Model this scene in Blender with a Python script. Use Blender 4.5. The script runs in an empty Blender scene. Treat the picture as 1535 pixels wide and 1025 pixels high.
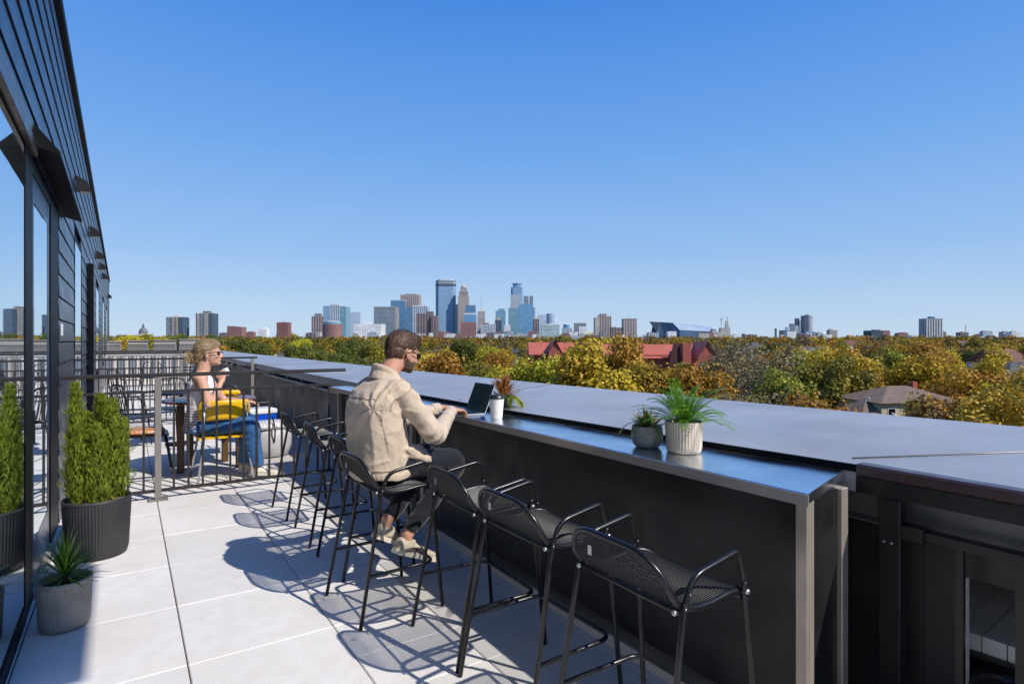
import bpy, bmesh, math, random
from mathutils import Vector, Matrix, noise
scene = bpy.context.scene
COL = scene.collection
R = math.radians
pi = math.pi
V = Vector
random.seed(7)

# ------------------------------------------------------------------ helpers
def link(o, parent=None):
    COL.objects.link(o)
    if parent is not None:
        o.parent = parent
    return o

def tag(o, label=None, cat=None, group=None, kind=None):
    if label: o['label'] = label
    if cat: o['category'] = cat
    if group: o['group'] = group
    if kind: o['kind'] = kind
    return o

def empty(name, loc=(0, 0, 0), rz=0.0, label=None, cat=None, group=None):
    o = bpy.data.objects.new(name, None)
    o.empty_display_size = .2
    o.location = loc
    o.rotation_euler = (0, 0, rz)
    link(o)
    return tag(o, label, cat, group)

def meshobj(name, me, mat, parent=None, smooth=False):
    o = bpy.data.objects.new(name, me)
    if mat is not None and len(me.materials) == 0:
        for m in (mat if isinstance(mat, (list, tuple)) else [mat]):
            me.materials.append(m)
    if smooth:
        me.polygons.foreach_set('use_smooth', [True] * len(me.polygons))
    return link(o, parent)

def kids(o):
    return [c for c in bpy.data.objects if c.parent == o]

def copy_tree(o, parent=None):
    c = o.copy()
    COL.objects.link(c)
    c.parent = parent
    for ch in kids(o):
        copy_tree(ch, c)
    return c

class MB:
    """collects shapes that become ONE mesh object"""
    def __init__(s):
        s.v = []; s.f = []; s.m = []; s.sm = []
    def add(s, vs, fs, mi=0, smooth=False):
        b = len(s.v)
        s.v.extend([tuple(p) for p in vs])
        for f in fs:
            s.f.append(tuple(b + i for i in f)); s.m.append(mi); s.sm.append(smooth)
    def box(s, x0, y0, z0, x1, y1, z1, mi=0):
        vs = [(x0,y0,z0),(x1,y0,z0),(x1,y1,z0),(x0,y1,z0),(x0,y0,z1),(x1,y0,z1),(x1,y1,z1),(x0,y1,z1)]
        s.add(vs, [(0,3,2,1),(4,5,6,7),(0,1,5,4),(1,2,6,5),(2,3,7,6),(3,0,4,7)], mi)
    def bbox(s, x0, y0, z0, x1, y1, z1, b=.004, mi=0):
        """box with chamfered edges"""
        bm = bmesh.new()
        bmesh.ops.create_cube(bm, size=1)
        for v in bm.verts:
            v.co = V(((x0+x1)/2 + v.co.x*(x1-x0), (y0+y1)/2 + v.co.y*(y1-y0), (z0+z1)/2 + v.co.z*(z1-z0)))
        bmesh.ops.bevel(bm, geom=bm.edges[:], offset=b, segments=1, affect='EDGES')
        bm.verts.index_update()
        s.add([v.co.copy() for v in bm.verts], [[v.index for v in f.verts] for f in bm.faces], mi)
        bm.free()
    def prism(s, poly, z0, z1, mi=0):
        n = len(poly)
        vs = [(p[0], p[1], z0) for p in poly] + [(p[0], p[1], z1) for p in poly]
        fs = [tuple(range(n-1, -1, -1)), tuple(range(n, 2*n))] + [(i, (i+1) % n, n+(i+1) % n, n+i) for i in range(n)]
        s.add(vs, fs, mi)
    def hull(s, lo, hi, mi=0):
        """loft between two equal polygons given as 3d point lists"""
        n = len(lo)
        s.add(list(lo) + list(hi), [tuple(range(n-1, -1, -1)), tuple(range(n, 2*n))] + [(i, (i+1) % n, n+(i+1) % n, n+i) for i in range(n)], mi)
    def tube(s, pts, r, seg=8, closed=False, mi=0, flat=1.0, up=None):
        pts = [V(p) for p in pts]
        n = len(pts)
        rs = r if isinstance(r, (list, tuple)) else [r]*n
        ref = V(up) if up else None
        vs = []
        prev = None
        for i in range(n):
            if closed: t = pts[(i+1) % n] - pts[i-1]
            else: t = pts[min(i+1, n-1)] - pts[max(i-1, 0)]
            if t.length < 1e-9: t = V((0,0,1))
            t.normalize()
            if prev is None:
                a = ref if ref else (V((0,0,1)) if abs(t.z) < .9 else V((1,0,0)))
                u = (a - t*a.dot(t)).normalized()
            else:
                a = ref if ref else prev
                u = a - t*a.dot(t)
                u = u.normalized() if u.length > 1e-6 else prev
            prev = u
            w = t.cross(u)
            for k in range(seg):
                an = 2*pi*k/seg
                vs.append(pts[i] + u*(math.cos(an)*rs[i]*flat) + w*(math.sin(an)*rs[i]))
        fs = []
        m = n if closed else n-1
        for i in range(m):
            for k in range(seg):
                a = i*seg+k; b = i*seg+(k+1) % seg
                c = ((i+1) % n)*seg+(k+1) % seg; d = ((i+1) % n)*seg+k
                fs.append((a, b, c, d))
        if not closed:
            fs.append(tuple(range(seg-1, -1, -1)))
            fs.append(tuple((n-1)*seg+k for k in range(seg)))
        s.add(vs, fs, mi, True)
    def lathe(s, prof, seg=32, c=(0,0), mi=0, rfun=None, cap=True):
        vs = []; n = len(prof)
        for j, (r, z) in enumerate(prof):
            for k in range(seg):
                an = 2*pi*k/seg
                rr = rfun(r, z, an) if rfun else r
                vs.append((c[0]+rr*math.cos(an), c[1]+rr*math.sin(an), z))
        fs = [(j*seg+k, j*seg+(k+1) % seg, (j+1)*seg+(k+1) % seg, (j+1)*seg+k) for j in range(n-1) for k in range(seg)]
        if cap:
            fs.append(tuple(range(seg-1, -1, -1))); fs.append(tuple((n-1)*seg+k for k in range(seg)))
        s.add(vs, fs, mi, True)
    def ball(s, c, r, seg=16, rings=10, mi=0, rot=None):
        if not isinstance(r, (list, tuple)): r = (r, r, r)
        vs = []; c = V(c)
        for j in range(rings+1):
            th = pi*j/rings
            for k in range(seg):
                an = 2*pi*k/seg
                p = V((r[0]*math.sin(th)*math.cos(an), r[1]*math.sin(th)*math.sin(an), r[2]*math.cos(th)))
                if rot: p = rot @ p
                vs.append(c+p)
        fs = [((j+1)*seg+k, (j+1)*seg+(k+1) % seg, j*seg+(k+1) % seg, j*seg+k) for j in range(rings) for k in range(seg)]
        s.add(vs, fs, mi, True)
    def loft(s, secs, seg=20, mi=0, power=2.0):
        """secs: (centre, half vector a, half vector b) ellipses"""
        vs = []
        n = len(secs)
        for (c, a, b) in secs:
            c, a, b = V(c), V(a), V(b)
            for k in range(seg):
                an = 2*pi*k/seg
                ca, sa = math.cos(an), math.sin(an)
                if power != 2.0:
                    ca = math.copysign(abs(ca)**(2/power), ca); sa = math.copysign(abs(sa)**(2/power), sa)
                vs.append(c + a*ca + b*sa)
        fs = [(j*seg+k, j*seg+(k+1) % seg, (j+1)*seg+(k+1) % seg, (j+1)*seg+k) for j in range(n-1) for k in range(seg)]
        fs.append(tuple(range(seg-1, -1, -1))); fs.append(tuple((n-1)*seg+k for k in range(seg)))
        s.add(vs, fs, mi, True)
    def mesh(s, name, fix=False):
        me = bpy.data.meshes.new(name)
        me.from_pydata(s.v, [], s.f)
        me.polygons.foreach_set('material_index', s.m)
        me.polygons.foreach_set('use_smooth', s.sm)
        if fix:
            bm = bmesh.new(); bm.from_mesh(me)
            bmesh.ops.recalc_face_normals(bm, faces=bm.faces[:])
            bm.to_mesh(me); bm.free()
        me.update()
        return me
    def build(s, name, mat, parent=None, fix=True):
        return meshobj(name, s.mesh(name, fix), mat, parent)

def rounded(pts, r, n=6):
    """round the corners of a polyline"""
    pts = [V(p) for p in pts]
    out = [pts[0]]
    for i in range(1, len(pts)-1):
        rr = r[i-1] if isinstance(r, (list, tuple)) else r
        a = pts[i-1]-pts[i]; b = pts[i+1]-pts[i]
        ra = min(rr, a.length*.5); rb = min(rr, b.length*.5)
        p0 = pts[i]+a.normalized()*ra; p2 = pts[i]+b.normalized()*rb
        for k in range(n+1):
            t = k/n
            out.append(p0*(1-t)**2 + pts[i]*(2*t*(1-t)) + p2*t*t)
    out.append(pts[-1])
    return out

def spline(pts, n=8):
    pts = [V(p) for p in pts]
    out = []
    for i in range(len(pts)-1):
        p0 = pts[max(i-1, 0)]; p1 = pts[i]; p2 = pts[i+1]; p3 = pts[min(i+2, len(pts)-1)]
        for k in range(n):
            t = k/n
            out.append(.5*((2*p1) + (p2-p0)*t + (2*p0-5*p1+4*p2-p3)*t*t + (-p0+3*p1-3*p2+p3)*t**3))
    out.append(pts[-1])
    return out

def remeshed(name, mb, mat, parent, voxel=.008, smooth=4, factor=.6, wrinkle=None, crease=None):
    """fuse the shapes of mb into one continuous skin"""
    me = mb.mesh(name+'_src', True)
    o = bpy.data.objects.new(name+'_src', me); COL.objects.link(o)
    m = o.modifiers.new('r', 'REMESH'); m.mode = 'VOXEL'; m.voxel_size = voxel; m.use_smooth_shade = True
    if smooth:
        m2 = o.modifiers.new('s', 'SMOOTH'); m2.iterations = smooth; m2.factor = factor
    dg = bpy.context.evaluated_depsgraph_get(); dg.update()
    ev = o.evaluated_get(dg)
    out = bpy.data.meshes.new_from_object(ev, depsgraph=dg)
    bpy.data.objects.remove(o); bpy.data.meshes.remove(me)
    out.name = name
    out.materials.clear()
    if wrinkle:
        for f in (wrinkle if isinstance(wrinkle, list) else [wrinkle]):
            vn = [v.normal.copy() for v in out.vertices]
            for v, nn in zip(out.vertices, vn):
                v.co += nn*f(v.co)
            out.update()
    return meshobj(name, out, mat, parent, True)

# ------------------------------------------------------------------ materials
def newmat(name):
    m = bpy.data.materials.new(name); m.use_nodes = True
    nt = m.node_tree
    b = nt.nodes['Principled BSDF']
    return m, nt, nt.nodes, nt.links, b

def mathn(nt, op, a, b=None, c=None, clamp=False):
    n = nt.nodes.new('ShaderNodeMath'); n.operation = op; n.use_clamp = clamp
    for i, x in enumerate((a, b, c)):
        if x is None: continue
        if isinstance(x, (int, float)): n.inputs[i].default_value = x
        else: nt.links.new(x, n.inputs[i])
    return n.outputs[0]

def mixc(nt, fac, a, b, blend='MIX'):
    n = nt.nodes.new('ShaderNodeMix'); n.data_type = 'RGBA'; n.blend_type = blend
    for sock, x in ((n.inputs[0], fac), (n.inputs[6], a), (n.inputs[7], b)):
        if isinstance(x, (int, float)): sock.default_value = x
        elif isinstance(x, (tuple, list)): sock.default_value = (x[0], x[1], x[2], 1)
        else: nt.links.new(x, sock)
    return n.outputs[2]

def noisen(nt, scale, detail=4, rough=.55, vec=None, dim='3D'):
    n = nt.nodes.new('ShaderNodeTexNoise'); n.noise_dimensions = dim
    n.inputs['Scale'].default_value = scale; n.inputs['Detail'].default_value = detail; n.inputs['Roughness'].default_value = rough
    if vec is not None: nt.links.new(vec, n.inputs['Vector'])
    return n.outputs['Fac']

def ramp(nt, fac, stops):
    n = nt.nodes.new('ShaderNodeValToRGB')
    nt.links.new(fac, n.inputs[0])
    e = n.color_ramp.elements
    while len(e) < len(stops): e.new(.5)
    for i, (p, c) in enumerate(stops):
        e[i].position = p; e[i].color = (c[0], c[1], c[2], 1) if isinstance(c, (tuple, list)) else (c, c, c, 1)
    return n.outputs[0]

def texco(nt, which='Object'):
    return nt.nodes.new('ShaderNodeTexCoord').outputs[which]

def mapping(nt, vec, scale=(1,1,1), rot=(0,0,0), loc=(0,0,0)):
    n = nt.nodes.new('ShaderNodeMapping'); nt.links.new(vec, n.inputs[0])
    n.inputs['Scale'].default_value = scale; n.inputs['Rotation'].default_value = rot; n.inputs['Location'].default_value = loc
    return n.outputs[0]

def bump(nt, b, h, strength=.3, dist=.01):
    n = nt.nodes.new('ShaderNodeBump'); n.inputs['Strength'].default_value = strength; n.inputs['Distance'].default_value = dist
    nt.links.new(h, n.inputs['Height']); nt.links.new(n.outputs[0], b.inputs['Normal'])
    return n

def pm(name, c, rough=.6, metal=0.0, var=.15, nscale=6.0, bscale=None, bstr=.2, bdist=.003, spec=.5, aniso=None, rvar=0.0, c2=None):
    m, nt, N, L, b = newmat(name)
    co = texco(nt)
    v = co if aniso is None else mapping(nt, co, aniso)
    n1 = noisen(nt, nscale, 5, .6, v)
    lo = tuple(x*(1-var) for x in c); hi = tuple(min(1, x*(1+var)) for x in c)
    if c2: hi = c2; lo = c
    L.new(ramp(nt, n1, [(.3, lo), (.7, hi)]), b.inputs['Base Color'])
    b.inputs['Metallic'].default_value = metal
    b.inputs['Specular IOR Level'].default_value = spec
    if rvar:
        L.new(ramp(nt, noisen(nt, nscale*1.7, 5, .6, v), [(.3, max(0, rough-rvar)), (.7, min(1, rough+rvar))]), b.inputs['Roughness'])
    else:
        b.inputs['Roughness'].default_value = rough
    if bscale:
        bump(nt, b, noisen(nt, bscale, 4, .6, v), bstr, bdist)
    return m

def facade(name, wall, glass, fh=3.6, bw=3.2, wv=.55, wh=.6, rough=.25, metal=0.0, mode='grid', haze=.0, hz=(.52,.66,.82)):
    """window pattern in object space: storeys along z, bays along x and y"""
    m, nt, N, L, b = newmat(name)
    co = texco(nt)
    sp = N.new('ShaderNodeSeparateXYZ'); L.new(co, sp.inputs[0])
    u = mathn(nt, 'ADD', sp.outputs[0], sp.outputs[1])
    fu = mathn(nt, 'FRACT', mathn(nt, 'DIVIDE', mathn(nt, 'ADD', u, 500.0), bw))
    fz = mathn(nt, 'FRACT', mathn(nt, 'DIVIDE', mathn(nt, 'ADD', sp.outputs[2], 500.0), fh))
    iu = mathn(nt, 'LESS_THAN', fu, wh)
    iz = mathn(nt, 'LESS_THAN', fz, wv)
    if mode == 'grid': f = mathn(nt, 'MULTIPLY', iu, iz)
    elif mode == 'v': f = iu
    elif mode == 'h': f = iz
    else: f = mathn(nt, 'MAXIMUM', iu, iz)
    # every pane a little different
    cu = mathn(nt, 'FLOOR', mathn(nt, 'DIVIDE', mathn(nt, 'ADD', u, 500.0), bw))
    cz = mathn(nt, 'FLOOR', mathn(nt, 'DIVIDE', mathn(nt, 'ADD', sp.outputs[2], 500.0), fh))
    cb = N.new('ShaderNodeCombineXYZ'); L.new(cu, cb.inputs[0]); L.new(cz, cb.inputs[1])
    wn = N.new('ShaderNodeTexWhiteNoise'); L.new(cb.outputs[0], wn.inputs[0])
    gv = mixc(nt, wn.outputs[0], tuple(x*.55 for x in glass), tuple(min(1, x*1.35) for x in glass))
    big = ramp(nt, noisen(nt, .03, 3, .5, co), [(.35, .8), (.65, 1.15)])
    wl = mixc(nt, 1.0, wall, big, 'MULTIPLY')
    c = mixc(nt, f, wl, gv)
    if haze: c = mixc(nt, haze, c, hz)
    L.new(c, b.inputs['Base Color'])
    r = mathn(nt, 'MULTIPLY_ADD', f, rough-.7, .7)
    L.new(r, b.inputs['Roughness'])
    b.inputs['Metallic'].default_value = metal
    return m

# ------------------------------------------------------------------ camera (deck axes: +Y runs along the counter)
EYE = 1.65
YAW = math.atan(577.5/880.0)
cam_d = bpy.data.cameras.new('camera'); cam = bpy.data.objects.new('camera', cam_d); COL.objects.link(cam)
cam_d.sensor_width = 36; cam_d.lens = 36*880.0/1535.0
cam_d.shift_y = -2.5/1535.0
cam_d.clip_start = .02; cam_d.clip_end = 30000
cam.location = (0, 0, EYE); cam.rotation_euler = (pi/2, 0, -YAW)
scene.camera = cam

def bearing(px, d, z=0.0):
    """a spot d metres away (measured along the view) at the given bearing"""
    a = (px-767.5)/880.0
    s, c = math.sin(YAW), math.cos(YAW)
    return V((d*(s+a*c), d*(c-a*s), z))
def height(py, d):
    return EYE + (510-py)/880.0*d

# ------------------------------------------------------------------ light
SUN_V = V((.46, -.93, 1.0)).normalized()      # towards the sun
ELEV = math.asin(SUN_V.z)
w = bpy.data.worlds.new('World'); scene.world = w; w.use_nodes = True
wn = w.node_tree; bg = wn.nodes['Background']
sky = wn.nodes.new('ShaderNodeTexSky'); sky.sky_type = 'NISHITA'; sky.sun_disc = False
sky.sun_elevation = ELEV
sky.sun_rotation = math.atan2(SUN_V.x, SUN_V.y)
sky.altitude = 300; sky.air_density = 1.0; sky.dust_density = .35; sky.ozone_density = 2.2
# grade of the clear autumn sky by elevation
SKYS = .12
tcw = wn.nodes.new('ShaderNodeTexCoord'); sx_ = wn.nodes.new('ShaderNodeSeparateXYZ'); wn.links.new(tcw.outputs['Generated'], sx_.inputs[0])
rp = wn.nodes.new('ShaderNodeValToRGB'); wn.links.new(sx_.outputs[2], rp.inputs[0])
e_ = rp.color_ramp.elements
stops = [(0.0, (.52,.68,.87)), (.06, (.44,.62,.88)), (.14, (.31,.53,.88)), (.30, (.165,.405,.88)), (.5, (.060,.262,.80)), (1.0, (.02,.12,.50))]
while len(e_) < len(stops): e_.new(.5)
for i_, (p_, c_) in enumerate(stops): e_[i_].position = p_; e_[i_].color = (*c_, 1)
sc_ = wn.nodes.new('ShaderNodeVectorMath'); sc_.operation = 'SCALE'; wn.links.new(rp.outputs[0], sc_.inputs[0]); sc_.inputs['Scale'].default_value = 1/SKYS
mx_ = wn.nodes.new('ShaderNodeMix'); mx_.data_type = 'RGBA'; mx_.inputs[0].default_value = .88
wn.links.new(sky.outputs[0], mx_.inputs[6]); wn.links.new(sc_.outputs[0], mx_.inputs[7]); wn.links.new(mx_.outputs[2], bg.inputs['Color'])
bg.inputs['Strength'].default_value = SKYS
sd = bpy.data.lights.new('sun', 'SUN'); so = bpy.data.objects.new('sun', sd); COL.objects.link(so)
sd.energy = 5.0; sd.angle = R(.53); sd.color = (1.0, .95, .87)
so.rotation_euler = SUN_V.to_track_quat('Z', 'Y').to_euler()
so.location = (5, -8, 12)
scene.view_settings.view_transform = 'Standard'; scene.view_settings.look = 'None'; scene.view_settings.exposure = 0
# ------------------------------------------------------------------ shared materials
M = {}
M['paver'] = None
def paver_mat(name, base):
    m, nt, N, L, b = newmat(name)
    co = texco(nt)
    big = noisen(nt, .9, 6, .62, co); fine = noisen(nt, 140, 3, .6, co); mid = noisen(nt, 9, 5, .6, co)
    c = mixc(nt, ramp(nt, big, [(.35, 0.0), (.7, 1.0)]), base, (base[0]*.86, base[1]*.83, base[2]*.79))
    c = mixc(nt, ramp(nt, mid, [(.42, 0.0), (.75, .6)]), c, (base[0]*.8, base[1]*.77, base[2]*.74))
    st = noisen(nt, .55, 3, .5, mapping(nt, co, (1, 1, 1), (0, 0, 0), (3.1, 1.7, 0)))
    c = mixc(nt, ramp(nt, st, [(.54, 0.0), (.72, .55)]), c, (base[0]*.80, base[1]*.70, base[2]*.58))
    c = mixc(nt, ramp(nt, fine, [(.38, .22), (.52, 0.0)]), c, (.25, .24, .23))
    sc = N.new('ShaderNodeTexVoronoi'); sc.inputs['Scale'].default_value = 5.5; L.new(co, sc.inputs['Vector'])
    c = mixc(nt, ramp(nt, sc.outputs['Distance'], [(.0, .6), (.035, 0.0)]), c, (.2, .17, .14))
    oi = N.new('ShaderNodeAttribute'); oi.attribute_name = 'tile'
    c = mixc(nt, mathn(nt, 'MULTIPLY', oi.outputs['Fac'], .26, clamp=True), c, (base[0]*.60, base[1]*.59, base[2]*.58))  # random tile tone, plus the painted shade beside the counter
    L.new(c, b.inputs['Base Color']); b.inputs['Roughness'].default_value = .8
    bump(nt, b, fine, .25, .002)
    return m
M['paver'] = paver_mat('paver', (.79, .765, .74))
M['joint'] = pm('joint', (.05, .045, .04), .9)
M['steel'] = pm('brushed_steel', (.42, .39, .36), .34, .55, .07, 1.6, rvar=.05, bscale=3, bstr=.03)
M['steel_top'] = pm('brushed_steel_top', (.70, .74, .80), .22, 1.0, .08, 2.5, rvar=.08, bscale=2.0, bstr=.06, bdist=.01)
M['steel_leg'] = pm('steel_leg', (.40, .345, .29), .38, .45, .18, 3.0, aniso=(6, 6, 1), rvar=.08)
M['blackpanel'] = pm('black_panel', (.016, .016, .017), .42, 0, .5, 3.0, rvar=.14, spec=.4)
M['cap'] = pm('cap_metal', (.33, .335, .35), .4, .15, .16, .9, rvar=.07, bscale=1.4, bstr=.18, bdist=.03)
def add_specks(m, scale, size, col, amt):
    nt = m.node_tree; N = nt.nodes; L = nt.links; b = N['Principled BSDF']
    src = b.inputs['Base Color'].links[0].from_socket
    vo = N.new('ShaderNodeTexVoronoi'); vo.inputs['Scale'].default_value = scale; L.new(texco(nt), vo.inputs['Vector'])
    f = ramp(nt, vo.outputs['Distance'], [(0.0, amt), (size, 0.0)])
    st = ramp(nt, noisen(nt, 2.2, 6, .7, mapping(nt, texco(nt), (2.2, .5, 1))), [(.52, 0.0), (.72, .35)])
    c = mixc(nt, st, src, tuple(x*.72 for x in col)); c = mixc(nt, f, c, (.08, .075, .07)); L.new(c, b.inputs['Base Color'])
add_specks(M['cap'], 7.0, .03, (.36, .36, .37), .5)
add_specks(M['blackpanel'], 9.0, .02, (.03, .03, .03), .5)
M['capseam'] = pm('cap_seam', (.30, .285, .27), .45, .4, .2, 8)
M['wallgrey'] = pm('wall_grey', (.055, .057, .06), .5, 0, .2, 1.5, rvar=.1, bscale=5, bstr=.05)
M['rail'] = pm('rail_paint', (.030, .025, .023), .45, .2, .15, 6, spec=.5)
M['postlit'] = pm('post_paint', (.20, .18, .165), .5, .1, .12, 6)
M['blackmetal'] = pm('black_metal', (.012, .012, .013), .34, .1, .2, 10, spec=.5)
M['navy'] = pm('navy_siding', (.008, .018, .042), .3, 0, .18, 2.0, rvar=.06, spec=.45, bscale=30, bstr=.04)
M['trim'] = pm('dark_trim', (.003, .004, .006), .5, 0, .2, 4, spec=.12)
M['bronze'] = pm('bronze_trim', (.07, .05, .04), .3, .6, .15, 4, rvar=.05)
def glass_mat(name, tint=(.02, .03, .035), refl=.62, rough=.015):
    m, nt, N, L, b = newmat(name)
    out = N['Material Output']
    b.inputs['Base Color'].default_value = (*tint, 1); b.inputs['Roughness'].default_value = .1
    g = N.new('ShaderNodeBsdfGlossy'); g.inputs['Roughness'].default_value = rough; g.inputs['Color'].default_value = (.86, .93, .97, 1)
    lw = N.new('ShaderNodeLayerWeight'); lw.inputs['Blend'].default_value = refl
    mx = N.new('ShaderNodeMixShader')
    L.new(ramp(nt, lw.outputs['Facing'], [(.0, .25), (1.0, 1.0)]), mx.inputs[0])
    L.new(b.outputs[0], mx.inputs[1]); L.new(g.outputs[0], mx.inputs[2]); L.new(mx.outputs[0], out.inputs[0])
    nn = N.new('ShaderNodeBump'); nn.inputs['Strength'].default_value = .02; nn.inputs['Distance'].default_value = .05
    L.new(noisen(nt, .8, 2, .5, texco(nt)), nn.inputs['Height']); L.new(nn.outputs[0], g.inputs['Normal'])
    return m
M['glass'] = glass_mat('window_glass')

# ------------------------------------------------------------------ deck floor
def build_floor():
    mb = MB(); tiles = []
    rnd = random.Random(3)
    def tile(x0, y0, x1, y1, gx, gy):
        z = 0.0; b = .004; dz = rnd.uniform(-.0012, .0012)
        x0 += gx/2; x1 -= gx/2; y0 += gy/2; y1 -= gy/2
        vs = [(x0,y0,-.03),(x1,y0,-.03),(x1,y1,-.03),(x0,y1,-.03),
              (x0,y0,dz-b),(x1,y0,dz-b),(x1,y1,dz-b),(x0,y1,dz-b),
              (x0+b,y0+b,dz),(x1-b,y0+b,dz),(x1-b,y1-b,dz),(x0+b,y1-b,dz)]
        mb.add(vs, [(0,1,5,4),(1,2,6,5),(2,3,7,6),(3,0,4,7),(4,5,9,8),(5,6,10,9),(6,7,11,10),(7,4,8,11),(8,9,10,11)])
        t = rnd.random()+(4.0 if x0 > 1.5 else 0)  # pavers near the counter coloured darker to deepen the counter's shadow
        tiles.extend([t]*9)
    py = .787; y00 = 3.40 - 8*py
    xs = [-.80, -.48, .26, 1.0]
    for j in range(42):
        y = y00 + j*py
        for i in range(3):
            tile(xs[i], y, xs[i+1], y+py, .007, .003)
        for k in range(2):
            for (a, c) in ((1.0, 1.56), (1.56, 2.12), (2.12, 2.68)):
                tile(a, y+k*py/2, c, y+(k+1)*py/2, .005, .003)
    me = mb.mesh('deck_floor')
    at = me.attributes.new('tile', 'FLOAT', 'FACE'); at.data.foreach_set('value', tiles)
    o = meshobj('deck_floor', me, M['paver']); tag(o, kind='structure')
    b2 = MB(); b2.box(-3.0, -4, -.5, 2.75, 36, -.031)
    o2 = b2.build('deck_base', M['joint']); tag(o2, kind='structure')
build_floor()

# ------------------------------------------------------------------ parapet with broad metal cap
FRONT = [(2.80,-4),(2.74,.6),(2.69,1.3),(2.59,2.4),(2.50,3.8),(2.46,5.5),(2.46,7.3),(2.50,12),(2.6,20),(2.6,36)]
REAR = [(4.86,-4),(4.80,.6),(4.72,1.4),(4.60,2.8),(4.52,4.3),(4.42,5.8),(4.34,9.0),(4.33,15.2),(4.24,25),(4.2,36)]
par = empty('parapet_wall', (3.5, 8, 0), label='long grey parapet wall with a broad bluish metal cap along the deck edge', cat='parapet')
PO = V((3.5, 8, 0))
def loc2(p): return (p[0]-PO.x, p[1]-PO.y)
mb = MB()
poly = [loc2(p) for p in FRONT] + [loc2(p) for p in reversed(REAR)]
mb.prism(poly, 1.075, 1.105)
# fascia lips
for P, dx in ((FRONT, .0), (REAR, 0.0)):
    for a, b in zip(P[:-1], P[1:]):
        x0, y0 = loc2(a); x1, y1 = loc2(b); s = -1 if P is FRONT else 1
        w_ = .012*s
        mb.hull([(x0,y0,.985),(x0-w_,y0,.985),(x1-w_,y1,.985),(x1,y1,.985)], [(x0,y0,1.074),(x0-w_,y0,1.074),(x1-w_,y1,1.074),(x1,y1,1.074)])
capo = mb.build('cap', M['cap'], par)
mb = MB()
for a, b in zip(FRONT[2:6], FRONT[3:7]):
    x0, y0 = loc2(a); x1, y1 = loc2(b)
    mb.hull([(x0-.006,y0,1.0715),(x0-.002,y0,1.0715),(x1-.002,y1,1.0715),(x1-.006,y1,1.0715)], [(x0-.006,y0,1.1025),(x0-.002,y0,1.1025),(x1-.002,y1,1.1025),(x1-.006,y1,1.1025)])
mb.build('shadow_gap', M['trim'], par)
mb = MB()
def seam(a, b, h=.005, w=.008):
    p, q = V((*loc2(a), 1.106+h/2)), V((*loc2(b), 1.106+h/2))
    mb.tube([p, q], [w, w], 6, flat=h/w/1.6)
seam((2.53, 4.72), (4.44, 5.84)); seam((2.80, 1.40), (4.78, .52)); seam((2.47, 9.3), (4.33, 10.1)); seam((2.50, 14.1), (4.32, 14.7)); seam((2.56, 19), (4.28, 19.5))
mb.build('seam', M['capseam'], par)
mb = MB()
inner = [(p[0]+.16, p[1]) for p in FRONT]; outer = [(p[0]-.10, p[1]) for p in REAR]
# inner wall face in panels
for a, b in zip(inner[:-1], inner[1:]):
    if b[1] <= 1.35 and b[1] > -3.9 or a[1] < .7: continue
    x0, y0 = loc2(a); x1, y1 = loc2(b)
    mb.hull([(x0,y0,-.1),(x0+.1,y0,-.1),(x1+.1,y1,-.1),(x1,y1,-.1)], [(x0,y0,1.074),(x0+.1,y0,1.074),(x1+.1,y1,1.074),(x1,y1,1.074)])
for a, b in zip(outer[:-1], outer[1:]):
    x0, y0 = loc2(a); x1, y1 = loc2(b)
    mb.hull([(x0,y0,-20),(x0-.1,y0,-20),(x1-.1,y1,-20),(x1,y1,-20)], [(x0,y0,1.074),(x0-.1,y0,1.074),(x1-.1,y1,1.074),(x1,y1,1.074)])
mb.build('wall_face', M['wallgrey'], par)
# lower ledge and brackets on the far deck
mb = MB()
for a, b in zip(FRONT[6:-1], FRONT[7:]):
    x0, y0 = loc2(a); x1, y1 = loc2(b)
    if a[1] < 7.5: y0 = 7.5-PO.y
    mb.hull([(x0-.02,y0,.90),(x0+.16,y0,.90),(x1+.16,y1,.90),(x1-.02,y1,.90)], [(x0-.02,y0,.93),(x0+.16,y0,.93),(x1+.16,y1,.93),(x1-.02,y1,.93)])
mb.build('ledge', M['cap'], par)
mb = MB()
y = 8.0
while y < 24:
    mb.box(2.49-PO.x, y-PO.y, .931, 2.53-PO.x, y+.05-PO.y, 1.0); y += 1.15
mb.build('bracket', M['postlit'], par)

# ------------------------------------------------------------------ bar counter
ctr = empty('bar_counter', (2.3, 4.2, 0), label='long stainless steel bar counter with black front panel along the parapet', cat='counter')
CO = V((2.3, 4.2, 0))
mb = MB()
CF = [(2.15,1.24),(2.15,4.0),(2.13,7.38)]
CB = [(2.445,7.38),(2.44,5.5),(2.48,3.8),(2.57,2.4),(2.675,1.38)]
pl = [(p[0]-CO.x, p[1]-CO.y) for p in CF+CB]
mb.prism(pl, 1.028, 1.07)
top = mb.build('counter_top', M['steel_top'], ctr)
bv = top.modifiers.new('b', 'BEVEL'); bv.width = .0035; bv.segments = 2
mb = MB()   # steel front lip, proud of the slab
mb.hull([(2.144-CO.x,1.236-CO.y,1.022),(2.1495-CO.x,1.236-CO.y,1.022),(2.1495-CO.x,4.0-CO.y,1.022),(2.144-CO.x,4.0-CO.y,1.022)],
        [(2.144-CO.x,1.236-CO.y,1.066),(2.1495-CO.x,1.236-CO.y,1.066),(2.1495-CO.x,4.0-CO.y,1.066),(2.144-CO.x,4.0-CO.y,1.066)])
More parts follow.
